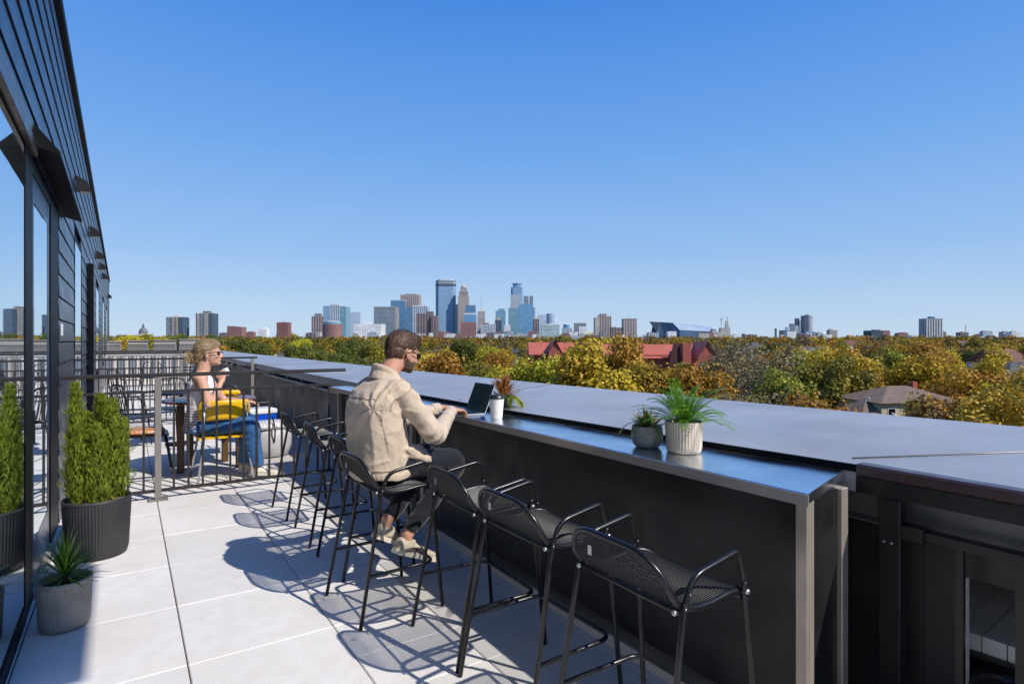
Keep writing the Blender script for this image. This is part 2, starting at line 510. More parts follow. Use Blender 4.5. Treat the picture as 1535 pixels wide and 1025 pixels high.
mb.hull([(2.144-CO.x,4.001-CO.y,1.022),(2.1495-CO.x,4.001-CO.y,1.022),(2.1295-CO.x,7.38-CO.y,1.022),(2.124-CO.x,7.38-CO.y,1.022)],
        [(2.144-CO.x,4.001-CO.y,1.066),(2.1495-CO.x,4.001-CO.y,1.066),(2.1295-CO.x,7.38-CO.y,1.066),(2.124-CO.x,7.38-CO.y,1.066)])
mb.build('front_edge', M['steel'], ctr)
mb = MB(); mb.box(2.235-CO.x, 1.33-CO.y, .10, 2.25-CO.x, 7.3-CO.y, 1.026)
mb.build('front_panel', M['blackpanel'], ctr)
for yj in (3.34, 4.54, 5.74):
    mb = MB(); mb.box(2.2335-CO.x, yj-CO.y, .1, 2.2348-CO.x, yj+.006-CO.y, 1.02); mb.build('panel_joint', M['capseam'] if yj > 4 else M['wallgrey'], ctr)
mb = MB(); mb.box(2.241-CO.x, 1.32-CO.y, .002, 2.508-CO.x, 1.335-CO.y, 1.026)
mb.build('end_panel', M['blackpanel'], ctr)
mb = MB(); mb.box(2.175-CO.x, 1.36-CO.y, .002, 2.187-CO.x, 7.3-CO.y, .062)
mb.build('kick_strip', pm('kick', (.62, .54, .45), .45, 0, .1, 4), ctr)
for (x, y) in ((2.19, 1.265), (2.512, 1.30), (2.19, 4.78), (2.19, 5.02), (2.19, 7.25)):
    mb = MB(); mb.bbox(x-CO.x, y-CO.y, .001, x+.05-CO.x, y+.05-CO.y, 1.0275, .004)
    mb.build('leg', M['steel_leg'], ctr)

# ------------------------------------------------------------------ railings between the decks
def railing(Y, x0, x1, posts, label, h=1.27, step=.135, ex=0.0):
    r = empty('railing', (x0, Y, 0), label=label, cat='railing')
    mb = MB(); mb.bbox(-.08, -.035, h, x1-x0+ex, .035, h+.038, .006); mb.build('handrail', M['rail'], r)
    mb = MB(); mb.box(0, -.018, h-.165, x1-x0, .018, h-.14); mb.build('upper_rail', M['rail'], r)
    mb = MB(); mb.box(0, -.018, .075, x1-x0, .018, .105); mb.build('bottom_rail', M['rail'], r)
    n = int((x1-x0)/step); x = .065
    mbs = []
    while x < x1-x0-.02:
        if all(abs(x0+x-p) > .045 for p in posts):
            mb = MB(); mb.box(x-.0105, -.0105, .1052, x+.0105, .0105, h-.1652); mb.build('baluster', M['rail'], r)
        x += step
    for i, p in enumerate(posts):
        mb = MB(); q = p-x0
        mb.bbox(q-.03, -.055, .012, q+.03, -.019, h-.001, .004)
        mb.bbox(q-.09, -.10, .001, q+.09, .03, .013, .003)
        for sx in (-1, 1):
            for sy in (-.085, .018): mb.lathe([(.009, .013), (.009, .024)], 8, (q+sx*.072, sy-.0))
        mb.build('post', M['postlit'], r)
    mb = MB()
    for z in (h+.01, h-.155): mb.box(-.09, -.02, z-.03, -.0801, .02, z+.03)
    mb.build('wall_bracket', M['blackmetal'], r)
    return r
railing(7.12, -.46, 2.09, [.27], 'dark bronze metal railing with thin balusters nearest the potted evergreens', ex=.14)
railing(13.3, -.50, 2.30, [.9, 2.2], 'second dark metal railing, crossing the deck behind the seated woman')
railing(24.0, -.56, 2.45, [1.6], 'last dark metal railing directly before the low white penthouse wall', step=.11)
railing(19.4, -.54, 2.40, [1.2], 'third dark metal railing, second from the end of the decks')

# ------------------------------------------------------------------ right end: railing along the wall
rr = empty('side_railing', (2.72, 0, 0), label='black steel railing with a purple brown top rail at the right end of the counter', cat='railing')
mb = MB(); mb.bbox(-.04, -4, 1.055, .035, 1.335, 1.108, .008); mb.build('handrail', M['rail'] if False else pm('rail_top', (.075, .048, .05), .3, .2, .2, 8, rvar=.08), rr)
mb = MB(); mb.box(-.036, -4, .985, .03, 1.33, 1.0545); mb.build('rail_channel', M['blackmetal'], rr)
mb = MB(); mb.bbox(-.035, 1.155, .0, .02, 1.24, .984, .004); mb.build('post', M['blackmetal'], rr)
mb = MB()
for yy in (1.185, 1.215): 
    mb.tube([(-.0355, yy, .80), (-.042, yy, .80)], .006, 10)
mb.build('bolt', M['steel'], rr)
mb = MB(); mb.box(-.02, -4, .838, .014, 1.1, .872); mb.build('lower_rail', M['blackmetal'], rr)
mb = MB(); mb.box(-.034, 1.07, .828, .022, 1.154, .885); mb.build('rail_bracket', M['blackmetal'], rr)
for yy in (.955, .77, .585, .4, .215, .03):
    mb = MB(); mb.box(-.012, yy-.013, .0, .012, yy+.013, .837); mb.build('baluster', M['blackmetal'], rr)
sw = empty('side_wall', (2.86, 0, 0), label='dark grey metal clad wall with a folded lip behind the black side railing', cat='wall')
M['clad'] = pm('cladding', (.17, .172, .175), .4, .3, .25, 2.5, rvar=.12, bscale=9, bstr=.08)
M['clad2'] = pm('cladding_lower', (.035, .036, .037), .45, .2, .3, 2.5, rvar=.1)
mb = MB(); mb.box(-.06, -4, .862, -.052, 1.46, 1.03)
mb.hull([(-.075,-4,.835),(-.052,-4,.852),(-.052,1.46,.852),(-.075,1.46,.835)], [(-.08,-4,.845),(-.052,-4,.861),(-.052,1.46,.861),(-.08,1.46,.845)])
mb.box(-.13, 1.33, 1.031, -.05, 1.47, 1.036)
mb.build('fascia', M['clad'], sw)
mb = MB(); mb.box(-.04, .99, -.1, -.02, 1.46, .834); mb.box(-.04, -4, .70, -.02, .989, .834)
for yy in (1.12, 1.40): mb.box(-.0475, yy, -.1, -.0405, yy+.018, .834)
mb.build('panel', M['clad2'], sw)
mb = MB(); mb.box(-.05, .968, .2, -.018, .9885, .70); mb.build('white_edge', pm('white_edge', (.7, .68, .66), .7, 0, .3, 40), sw)

# what shows through the gap in the wall at the lower right
lr = empty('lower_roof', (3.3, .8, .15), 0, label='pale ribbed metal roof sheet seen through the gap under the right parapet', cat='roof')
mb = MB()
for k in range(16): mb.hull([(-.35,-.6+k*.085,.0),(.9,-.6+k*.085,.0),(.9,-.52+k*.085,.0),(-.35,-.52+k*.085,.0)], [(-.35,-.6+k*.085,.28),(.9,-.6+k*.085,.42),(.9,-.52+k*.085,.42),(-.35,-.52+k*.085,.28)])
mb.build('roof', pm('ribbed_sheet', (.8, .78, .75), .5, 0, .15, 3), lr)
du = empty('duct', (3.12, .9, .1), 0, label='glossy black duct below the pale ribbed roof sheet', cat='duct')
mb = MB(); mb.tube([(-.16, -.7, .16), (-.16, .5, .12)], .13, 20); mb.build('duct', pm('duct_black', (.012, .012, .014), .12), du)
# ------------------------------------------------------------------ building on the left
bl = empty('apartment_building', (-.5, 4.3, 0), R(.45), 'tall navy clad building wall with glass door and windows on the left', 'building')
# siding boards, real lap profile, with openings left out
OPEN = [(-9, .15, 0.05, 2.80), (.15, 2.38, 0, 2.86), (4.5, 6.0, .55, 2.92), (12.0, 14.2, .9, 2.92), (18, 20, .9, 2.92), (24, 26, .9, 2.92)]
mb = MB()
z = 0.0; P = .205; H0 = 4.5
while z < H0-.01:
    z1 = min(z+P, H0)
    # split where an opening overlaps this board
    segs = [(-9, 30.9)]
    for (a, b, c, d) in OPEN:
        if z1 > c+.01 and z < d-.01:
            ns = []
            for (p, q) in segs:
                if b <= p or a >= q: ns.append((p, q)); continue
                if a > p: ns.append((p, a))
                if b < q: ns.append((b, q))
            segs = ns
    for (p, q) in segs:
        if q-p < .05: continue
        mb.hull([(-.06,p,z),(.012,p,z),(.012,q,z),(-.06,q,z)], [(-.06,p,z1-.02),(.002,p,z1-.012),(.004,q,z1-.012),(-.06,q,z1-.012)])
    z = z1
mb.build('siding', M['navy'], bl)
mb = MB(); mb.box(-9, -9, 4.5, -.07, 30.9, 4.6); mb.box(-9, 4.0, -20, -.30, 30.9, 4.499)
mb.box(-.30, 4.0, 2.93, -.065, 30.9, 4.499)
for a, b in ((6.0, 12.0), (14.2, 18), (20, 24), (26, 30.9)): mb.box(-.2999, a+.001, 0, -.065, b-.001, 2.929)
mb.box(-.29, -9, 2.87, -.065, 3.999, 4.499); mb.box(-.29, 2.38, 0, -.065, 3.999, 2.869)
mb.build('wall', M['trim'], bl)
mb = MB(); mb.bbox(-.09, -9, 4.52, .05, 30.95, 4.62, .01); mb.box(-.05, 30.87, -1, .02, 30.95, 4.519); mb.build('roof_edge', M['trim'], bl)
# big glazed panel
gw = None
mb = MB(); mb.box(-.035, -9, .095, .0, .15, 2.785); gw = mb.build('glass_wall', M['glass'], bl)
mb = MB(); mb.bbox(-.05, -9, .0, .008, .15, .094, .003); mb.box(-.05, -2.6, .0945, .004, -2.54, 2.785); mb.build('sill', M['trim'], gw)
mb = MB(); mb.bbox(-.05, .151, 0, .004, .50, 2.80, .002); mb.build('mullion', M['trim'], gw)
mb = MB(); mb.bbox(-.05, -9, 2.81, .035, .46, 2.88, .006); mb.bbox(-.05, -9, 2.885, .02, .45, 2.99, .006); mb.build('head_trim', M['bronze'], gw)
# door
mb = MB()
mb.bbox(-.05, .51, .04, -.004, .64, 2.72, .004); mb.bbox(-.05, 1.50, .04, -.004, 1.66, 2.72, .004)
mb.bbox(-.05, .641, 2.55, -.004, 1.499, 2.72, .004); mb.bbox(-.05, .641, .04, -.004, 1.499, .33, .004)
dr = mb.build('door', pm('door_paint', (.018, .05, .105), .3, .2, .12, 3, rvar=.05), bl)
mb = MB(); mb.box(-.03, .642, .331, -.006, 1.498, 2.549); mb.build('glass', M['glass'], dr)
mb = MB(); mb.box(-.05, 1.662, .0, .004, 2.37, 2.80); mb.box(-.05, .505, 2.722, .003, 1.66, 2.80); mb.build('jamb', M['trim'], dr)
mb = MB(); mb.box(-.0505, .505, .0, .03, 1.661, .038); mb.build('threshold', M['steel_leg'], dr)
mb = MB()
mb.bbox(-.004, .555, .98, .008, .60, 1.20, .003)
mb.tube(rounded([(.0, .578, 1.12), (.06, .578, 1.12), (.06, .72, 1.12)], .02), .011, 10)
mb.build('handle', M['blackmetal'], dr)
# drip canopy over the door
mb = MB()
mb.hull([(.013,.40,2.865),(.15,.40,2.83),(.15,2.98,2.83),(.013,2.98,2.865)], [(.013,.40,3.01),(.15,.40,2.85),(.15,2.98,2.85),(.013,2.98,3.01)])
mb.build('door_canopy', M['trim'], bl)
mb = MB(); mb.bbox(.013, 2.44, 1.69, .03, 2.52, 1.80, .004); mb.build('card_reader', pm('reader', (.55, .56, .6), .5), bl)
for (a, b, c, d) in OPEN[2:]:
    mb = MB(); t = .05
    mb.box(-.06, a, c, .014, a+t, d); mb.box(-.06, b-t, c, .014, b, d); mb.box(-.06, a+t+.001, d-t, .014, b-t-.001, d); mb.box(-.06, a+t+.001, c, .014, b-t-.001, c+t)
    wf = mb.build('window', M['trim'], bl)
    mb = MB(); mb.box(-.03, a+t+.001, c+t+.001, .010, b-t-.001, d-t-.001); mb.build('glass', M['glass'], wf)
mb = MB(); mb.bbox(.005, 7.9, -.1, .09, 8.25, 2.95, .01); mb.build('pilaster', M['trim'], bl)
for yy in (4.85, 8.7, 12.2, 14.6, 17.5, 27.2):
    mb = MB()
    mb.hull([(.013,yy-.07,3.52),(.17,yy-.07,3.52),(.17,yy+.07,3.52),(.013,yy+.07,3.52)], [(.013,yy-.07,3.70),(.13,yy-.07,3.64),(.13,yy+.07,3.64),(.013,yy+.07,3.70)])
    lt = mb.build('wall_light', M['blackmetal'], bl)
    mb = MB(); mb.box(.05, yy-.05, 3.508, .15, yy+.05, 3.519); mb.build('lens', pm('lens%d' % int(yy*10), (.6, .6, .55), .4), lt)
# unseen slab added above and behind the viewer to shade the door strip
mb = MB(); mb.bbox(-.25, -5.48, 5.0, 2.60, -3.7, 5.2, .02); mb.box(-.2, -5.3, 4.621, -.05, -3.8, 4.999)
mb.build('shade_slab', M['trim'], bl)

# ------------------------------------------------------------------ pots and plants
M['soil'] = pm('soil', (.05, .035, .025), .95, 0, .5, 60, bscale=120, bstr=.8, bdist=.01)
M['gravel'] = pm('gravel', (.30, .22, .16), .9, 0, .5, 90, bscale=160, bstr=1.0, bdist=.01)
def leafmat(name, c1, c2, rough=.45, trans=.25):
    m, nt, N, L, b = newmat(name)
    out = N['Material Output']
    at = N.new('ShaderNodeAttribute'); at.attribute_name = 'tint'
    n = noisen(nt, 14, 3, .5, texco(nt))
    f = mathn(nt, 'MULTIPLY_ADD', n, .5, mathn(nt, 'MULTIPLY', at.outputs['Fac'], .75), clamp=True)
    c = mixc(nt, f, c1, c2)
    L.new(c, b.inputs['Base Color']); b.inputs['Roughness'].default_value = rough; b.inputs['Specular IOR Level'].default_value = .4
    tr = N.new('ShaderNodeBsdfTranslucent'); L.new(mixc(nt, .3, c, (1, 1, .3), 'MULTIPLY'), tr.inputs['Color'])
    mx = N.new('ShaderNodeMixShader'); mx.inputs[0].default_value = trans
    L.new(b.outputs[0], mx.inputs[1]); L.new(tr.outputs[0], mx.inputs[2]); L.new(mx.outputs[0], out.inputs[0])
    return m
class Leaves:
    """many small blades or leaf faces with one tint value per face"""
    def __init__(s): s.v = []; s.f = []; s.t = []
    def quad(s, a, b, c, d, t):
        n = len(s.v); s.v += [tuple(a), tuple(b), tuple(c), tuple(d)]; s.f.append((n, n+1, n+2, n+3)); s.t.append(t)
    def blade(s, p, d, L, w, up, droop, t, n=4, fold=0.0, tipw=.0):
        """a pointed leaf from p along d, bending down"""
        d = V(d).normalized(); side = d.cross(V(up)); side = side.normalized() if side.length > 1e-4 else V((1, 0, 0))
        pts = []; q = V(p); dd = d.copy()
        prev = None
        for i in range(n+1):
            u = i/n
            ww = w*math.sin(pi*min(.999, .18+.82*u))**.8 if i < n else w*tipw
            l = q - side*ww/2; r = q + side*ww/2
            if prev: s.quad(prev[0], prev[1], r, l, t)
            prev = (l, r)
            q = q + dd*(L/n); dd = (dd + V((0, 0, -droop/n))).normalized()
    def build(s, name, mat, parent):
        me = bpy.data.meshes.new(name); me.from_pydata(s.v, [], s.f)
        at = me.attributes.new('tint', 'FLOAT', 'FACE'); at.data.foreach_set('value', s.t)
        return meshobj(name, me, mat, parent)

def ribbed(nr, amp, sharp=1.0):
    return lambda r, z, an: r*(1+amp*(math.cos(an*nr)))
# big black pot
pot = empty('planter_pot', (-.185, 5.6, 0), 0, 'large black textured round pot by the wall holding the evergreens', 'pot')
mb = MB()
prof = [(.215,.002),(.235,.01),(.245,.06)] + [(.245+.022*k/30, .06+.35*k/30) for k in range(1, 31)] + [(.272,.425),(.272,.44),(.262,.447),(.25,.44),(.248,.40),(.0005,.40)]
def rf(r, z, an):
    if z < .05 or z > .415 or r < .2: return r
    return r + .0028*math.cos(an*64) + .0022*math.cos(z*2*pi/.021)
mb.lathe(prof, 256, rfun=rf, cap=True)
mb.build('pot', pm('black_pot', (.028, .028, .03), .5, 0, .2, 5), pot)
mb = MB(); mb.lathe([(.246,.405),(.18,.415),(.001,.42)], 40); mb.build('gravel', M['gravel'], pot)
ev = empty('evergreen_shrub', (-.185, 5.6, .41), 0, 'bushy lime green evergreen shrubs with upright tips in the large black pot', 'shrub')
rnd = random.Random(11)
spires = [(-.13, -.07, .97, .10), (-.06, .06, .70, .10), (.0, -.11, .62, .11), (.10, -.04, .74, .11), (.17, .05, .64, .09), (.02, .04, .86, .10), (.10, .13, .80, .09), (-.16, .07, .66, .09), (.05, -.02, .82, .07)]
mbt = MB()
M['evergreen'] = leafmat('evergreen', (.030, .055, .006), (.29, .35, .03), .55, .2)
for gi, (sx, sy, h, r) in enumerate(spires):
    lv = Leaves()
    lean = V((sx*.22, sy*.22, 1)).normalized()
    for k in range(int(1500*h/.7)):
        u = rnd.random()**.9; zz = h*(.0+.93*u)
        rr = 1.25*r*(min(1, .35+u*4)*(1.02-u)**.62)*(1+.7*noise.noise(V((zz*8, gi*3.1, k*.002))))
        an = rnd.uniform(0, 2*pi); q = rnd.uniform(.2, 1.0)
        out = V((math.cos(an), math.sin(an), 0))
        p = V((sx, sy, 0)) + lean*zz + out*rr*q
        ax_ = (out*rnd.uniform(.25, .7) + V((0, 0, 1)) + V((rnd.gauss(0, .38), rnd.gauss(0, .38), 0))).normalized()
        fan = ax_.cross(V((rnd.gauss(0, 1), rnd.gauss(0, 1), rnd.gauss(0, .4)))).normalized()
        L_ = rnd.uniform(.028, .06); t0 = .0+.5*q+rnd.uniform(-.1, .25)  # inner sprays tinted darker: shade inside the shrub put into the colour
        lv.blade(p, ax_, L_, .006, out, .05, t0, 2)
        for m__ in range(5):
            f = .12+.17*m__
            for sg in (-1, 1):
                lv.blade(p+ax_*L_*f, ax_*.9+fan*sg*.75+V((0, 0, .1)), L_*.42*(1-.55*f), .0065, out, .0, t0+.35*f, 1, tipw=.2)
    mbt.tube([(sx, sy, -.02), (sx+lean.x*h*.5, sy+lean.y*h*.5, h*.5)], [.012, .004], 6)
    lv.build('foliage', M['evergreen'], ev)
M['bark'] = pm('bark', (.10, .07, .05), .9, 0, .3, 20, bscale=30, bstr=.5)
mbt.build('stem', M['bark'], ev)
# small grey pot
pot2 = empty('planter_pot', (-.315, 4.28, 0), 0, 'small warm grey round ribbed pot in the shade beside the glass door', 'pot')
mb = MB()
prof = [(.125,.002),(.145,.006),(.152,.03)] + [(.152+.012*k/24, .03+.225*k/24) for k in range(1, 25)] + [(.168,.262),(.167,.277),(.158,.28),(.15,.272),(.148,.235),(.0005,.235)]
def rf2(r, z, an):
    if z < .025 or z > .257 or r < .12: return r
    return r + .0018*math.cos(an*60) + .0010*math.cos(z*2*pi/.014)
mb.lathe(prof, 240, rfun=rf2)
mb.build('pot', pm('grey_pot', (.27, .25, .225), .75, 0, .2, 8), pot2)
mb = MB(); mb.lathe([(.147,.24),(.10,.25),(.001,.252)], 32); mb.build('soil', M['soil'], pot2)
yu = empty('potted_palm', (-.315, 4.28, .245), 0, 'small dark green rosette plant with pointed leaves in the small grey pot', 'plant')
lv = Leaves(); rnd = random.Random(5)
for k in range(105):
    an = k*2.39996; el = .1+1.35*(k/105)
    d = V((math.cos(an)*math.cos(el), math.sin(an)*math.cos(el), math.sin(el)))
    lv.blade((d.x*.012, d.y*.012, .01+.07*k/75), d, rnd.uniform(.16, .27), rnd.uniform(.012, .019), (0, 0, 1), .5, rnd.uniform(.1, .9), 6)
lv.build('leaves', leafmat('palm_leaf', (.025, .08, .01), (.20, .36, .04), .35, .2), yu)
mb = MB(); mb.tube([(0, 0, -.02), (0, 0, .08)], [.018, .012], 8); mb.build('stem', M['bark'], yu)

pot.scale = (.83, .83, 1); ev.scale = (.86, .86, 1.0); pot2.scale = (.80, .80, 1); yu.scale = (.88, .88, .95)
pot.location = (-.19, 5.55, 0); ev.location = (-.19, 5.55, .41); pot2.location = (-.30, 4.26, 0); yu.location = (-.30, 4.26, .245)
# pots on the counter
CT = 1.0705
p3 = empty('planter_pot', (2.42, 2.06, CT), 0, 'cream ribbed cylindrical pot holding the fern on the counter', 'pot')
mb = MB()
prof = [(.075,.0),(.086,.006),(.090,.03)] + [(.090+.005*k/10, .03+.125*k/10) for k in range(1, 11)] + [(.0955,.158),(.094,.162),(.087,.16),(.085,.14),(.0005,.14)]
def rf3(r, z, an):
    if z < .028 or z > .1565 or r < .08: return r
    return r + .0026*(abs(math.cos(an*19))**.5-.6)
mb.lathe(prof, 228, rfun=rf3)
mb.build('pot', pm('cream_pot', (.62, .52, .41), .7, 0, .12, 9), p3)
mb = MB(); mb.lathe([(.085,.142),(.001,.15)], 32); mb.build('soil', M['soil'], p3)
fn = empty('fern', (2.42, 2.06, CT+.145), 0, 'bright green arching fern in the cream ribbed pot', 'fern')
lv = Leaves(); rnd = random.Random(9)
for k in range(66):
    an = k*2.39996+rnd.uniform(-.3, .3); el = R(rnd.uniform(35, 82)) if k > 14 else R(rnd.uniform(12, 40))
    L_ = rnd.uniform(.17, .30); q = V((math.cos(an)*.02, math.sin(an)*.02, 0)); d = V((math.cos(an)*math.cos(el), math.sin(an)*math.cos(el), math.sin(el)))
    n = 26; t = rnd.uniform(.2, .8); side = V((-math.sin(an), math.cos(an), 0))
    for i in range(n):
        u = i/n
        q2 = q + d*(L_/n); w_ = .030*math.sin(pi*min(1, .12+.88*(1-u)**.85))
        lv.quad(q-side*.0012, q+side*.0012, q2+side*.001, q2-side*.001, .2)
        if i > 1:
            for sg in (-1, 1):
                tip = q + side*sg*w_ + d*w_*.45 - V((0, 0, w_*.15))
                m_ = (q+tip)/2; h_ = d*.0052
                lv.quad(q-h_*.3, m_-h_*.5, tip, m_+h_, t+rnd.uniform(-.15, .15))
        q = q2; d = (d + V((0, 0, -(2.3 if el > .7 else 1.7)*u/n*1.5))).normalized()
lv.build('fronds', leafmat('fern_leaf', (.022, .095, .008), (.18, .38, .028), .45, .3), fn)
p4 = empty('planter_pot', (2.37, 2.27, CT), 0, 'grey rounded bowl pot with the small succulent on the counter', 'pot')
mb = MB()
prof = [(.045,.0),(.06,.003),(.074,.018),(.082,.045),(.084,.075),(.082,.105),(.080,.116),(.076,.118),(.074,.10),(.0005,.10)]
def rf4(r, z, an):
    return r if (r < .05 or z > .11) else r + .0015*math.sin(an*26+z*120)
mb.lathe([(a, b) for a, b in prof], 160, rfun=rf4)
mb.build('pot', pm('stone_pot', (.30, .285, .26), .8, 0, .35, 22, bscale=60, bstr=.5), p4)
mb = MB(); mb.lathe([(.0745,.102),(.001,.106)], 24); mb.build('soil', M['soil'], p4)
su = empty('succulent', (2.37, 2.27, CT+.10), 0, 'small succulent with orange and green spiky leaves in the grey bowl', 'plant')
M['succ'] = leafmat('succulent_leaf', (.04, .13, .02), (.30, .30, .06), .4, .15)
M['succo'] = leafmat('succulent_orange', (.35, .14, .04), (.55, .36, .12), .4, .15)
for mat_, ks in ((M['succ'], range(0, 34)), (M['succo'], range(34, 48))):
    lv = Leaves()
    for k in ks:
        an = k*2.39996; el = R(20+60*((k*7) % 13)/13)
        d = V((math.cos(an)*math.cos(el), math.sin(an)*math.cos(el), math.sin(el)))
        lv.blade((d.x*.02, d.y*.02, .0), d, .06+.05*((k*5) % 7)/7, .013, (0, 0, 1), .25, ((k*3) % 5)/5, 4)
    lv.build('leaves', mat_, su)
# trailing arms of the succulent
lv = Leaves()
for an in (2.6, 3.3, 4.4, 5.6):
    q = V((0, 0, .01)); d = V((math.cos(an)*.9, math.sin(an)*.9, .7)).normalized()
    for i in range(18):
        q2 = q+d*.0085; side = d.cross(V((0, 0, 1))).normalized()
        for sg in (-1, 1): lv.blade(q, d*.6+side*sg, .018, .006, (0, 0, 1), .2, .7, 2)
        q = q2; d = (d+V((0, 0, -.13))).normalized()
lv.build('trailing_stem', M['succ'], su)
su.scale = (1.35, 1.35, 1.35)
# pot behind the cup with red-orange foliage
p5 = empty('planter_pot', (2.56, 4.02, 1.1065), 0, 'dark green small pot behind the white paper cup', 'pot')
mb = MB(); mb.lathe([(.055,.0),(.062,.004),(.078,.095),(.08,.1),(.074,.1),(.07,.085),(.0005,.085)], 36); mb.build('pot', pm('dark_pot', (.02, .035, .03), .35), p5)
br = empty('potted_plant', (2.56, 4.02, 1.19), 0, 'red orange leafy plant with trailing yellow green leaves behind the white paper cup', 'plant')
rnd = random.Random(21)
M['redleaf'] = leafmat('red_leaf', (.16, .06, .02), (.50, .22, .07), .45, .25)
lv = Leaves()
for k in range(230):
    an = rnd.uniform(0, 2*pi); el = R(rnd.uniform(5, 88))
    d = V((math.cos(an)*math.cos(el), math.sin(an)*math.cos(el), math.sin(el)))
    lv.blade(d*rnd.uniform(.0, .09)+V((0, 0, .0)), d+V((rnd.gauss(0, .2), rnd.gauss(0, .2), .1)), rnd.uniform(.05, .10), .012, (0, 0, 1), .4, rnd.random(), 3)
lv.build('leaves', M['redleaf'], br)
lv = Leaves()
for k in range(22):
    an = rnd.uniform(-1.9, .8); q = V((0, 0, 0)); d = V((math.cos(an), math.sin(an), .6)).normalized()
    for i in range(rnd.randint(8, 16)):
        q2 = q+d*.0115; side = d.cross(V((0, 0, 1))).normalized()
        for sg in (-1, 1): lv.blade(q, d*.5+side*sg, .026, .010, (0, 0, 1), .3, rnd.random(), 2)
        q = q2; d = (d+V((rnd.gauss(0, .05), rnd.gauss(0, .05), -.17))).normalized()
        if q.z < -.09: break
lv.build('trailing_leaves', leafmat('lime_leaf', (.10, .16, .01), (.42, .45, .04), .45, .3), br)

br.scale = (1.25, 1.25, 1.25)
# ------------------------------------------------------------------ laptop and cup
lap = empty('laptop', (2.205, 4.10, CT+.001), R(-4), 'open silver laptop on the counter in front of the man', 'laptop')
M['alu'] = pm('aluminium', (.55, .56, .58), .35, .8, .04, 10)
mb = MB(); mb.bbox(-.125, -.175, .0, .125, .175, .014, .004); mb.build('base', M['alu'], lap)
mb = MB()
for i in range(5):
    for j in range(14):
        mb.box(-.005+i*.022, -.15+j*.0215, .0145, .013+i*.022, -.132+j*.0215, .0165)
mb.build('keyboard', M['blackmetal'], lap)
mb = MB(); mb.box(-.105, -.05, .0143, -.04, .05, .0148); mb.build('trackpad', pm('trackpad', (.4, .4, .42), .3), lap)
tilt = R(22)
ux = V((math.sin(tilt), 0, math.cos(tilt))); nx = V((math.cos(tilt), 0, -math.sin(tilt)))
hg = V((.125, 0, .012))
def slab(y0, y1, u0, u1, n0, n1):
    m_ = MB(); ps = [hg+ux*u+nx*n+V((0, y, 0)) for n, u, y in ((n0,u0,y0),(n1,u0,y0),(n1,u0,y1),(n0,u0,y1),(n0,u1,y0),(n1,u1,y0),(n1,u1,y1),(n0,u1,y1))]
    m_.hull(ps[:4], ps[4:]); return m_
lid = slab(-.175, .175, 0, .235, 0, .006).build('lid', M['alu'], lap)
slab(-.173, .173, .002, .233, -.0015, -.0001).build('bezel', M['blackmetal'], lid)
sm, nt, N, L, b = newmat('screen')
b.inputs['Roughness'].default_value = .12
L.new(ramp(nt, noisen(nt, 9, 5, .6, mapping(nt, texco(nt), (1, 1, 1.5))), [(.35, (.018, .026, .008)), (.6, (.05, .065, .02)), (.75, (.028, .036, .012))]), b.inputs['Base Color'])  # olive reflection painted into the dark screen colour
slab(-.162, .162, .014, .222, -.0025, -.0016).build('screen', sm, lid)
cup = empty('paper_cup', (2.285, 3.69, CT), 0, 'white rippled paper cup with a black lid on the counter', 'cup')
mb = MB()
def rfc(r, z, an): return r + (.0011*math.sin(an*22+math.sin(z*90)*2.2) if .01 < z < .15 else 0)
mb.lathe([(.038,.0),(.040,.002)] + [(.041+.0135*k/24, .006+.144*k/24) for k in range(25)], 132, rfun=rfc); mb.build('cup', pm('paper', (.74, .71, .66), .8, 0, .05, 20), cup)
mb = MB(); mb.lathe([(.0575,.149),(.0585,.153),(.0565,.157),(.0535,.159),(.052,.172),(.048,.176),(.0005,.174)], 40); mb.build('lid', pm('lid', (.015, .017, .018), .4), cup)
mb = MB(); mb.bbox(-.055, .02, .0005, -.035, .05, .014, .003); ob = mb.build('usb_dongle', pm('bluecap', (.02, .16, .6), .4), None)
ob.location = (2.26, 3.74, CT); tag(ob, 'tiny bright blue clip lying between laptop and paper cup', 'clip')

# ------------------------------------------------------------------ bar stools
def wire_shell(name, prof_pts, half, skip, parent, mat):
    """woven wire sheet following a profile (x,z) by width y"""
    pr_ = spline([(p[0], 0, p[1]) for p in prof_pts], 14)
    acc = [0]
    for a, b_ in zip(pr_[:-1], pr_[1:]): acc.append(acc[-1]+(b_-a).length)
    LT = acc[-1]
    def at(s):
        for i in range(len(acc)-1):
            if s <= acc[i+1] or i == len(acc)-2:
                t = (s-acc[i])/max(1e-9, acc[i+1]-acc[i]); return pr_[i].lerp(pr_[i+1], min(1, t))
    return pr_, acc, LT, at
STOOL_PROF = [(.235,.728),(.20,.752),(.12,.757),(.02,.748),(-.07,.752),(-.135,.775),(-.175,.82),(-.20,.88),(-.225,.945)]
pr_, acc, LT, at_s = wire_shell('s', STOOL_PROF, .24, None, None, None)
HW = .245
def outline(s):
    """half width of the rounded sheet at arc length s"""
    r0, r1 = .09, .15
    if s < r0: return HW - r0 + math.sqrt(max(0, r0*r0-(r0-s)**2))
    if s > LT-r1:
        q = s-(LT-r1); return HW - r1 + math.sqrt(max(0, r1*r1-q*q))
    return HW
def dish(y): return -.014*(1-(y/HW)**2)
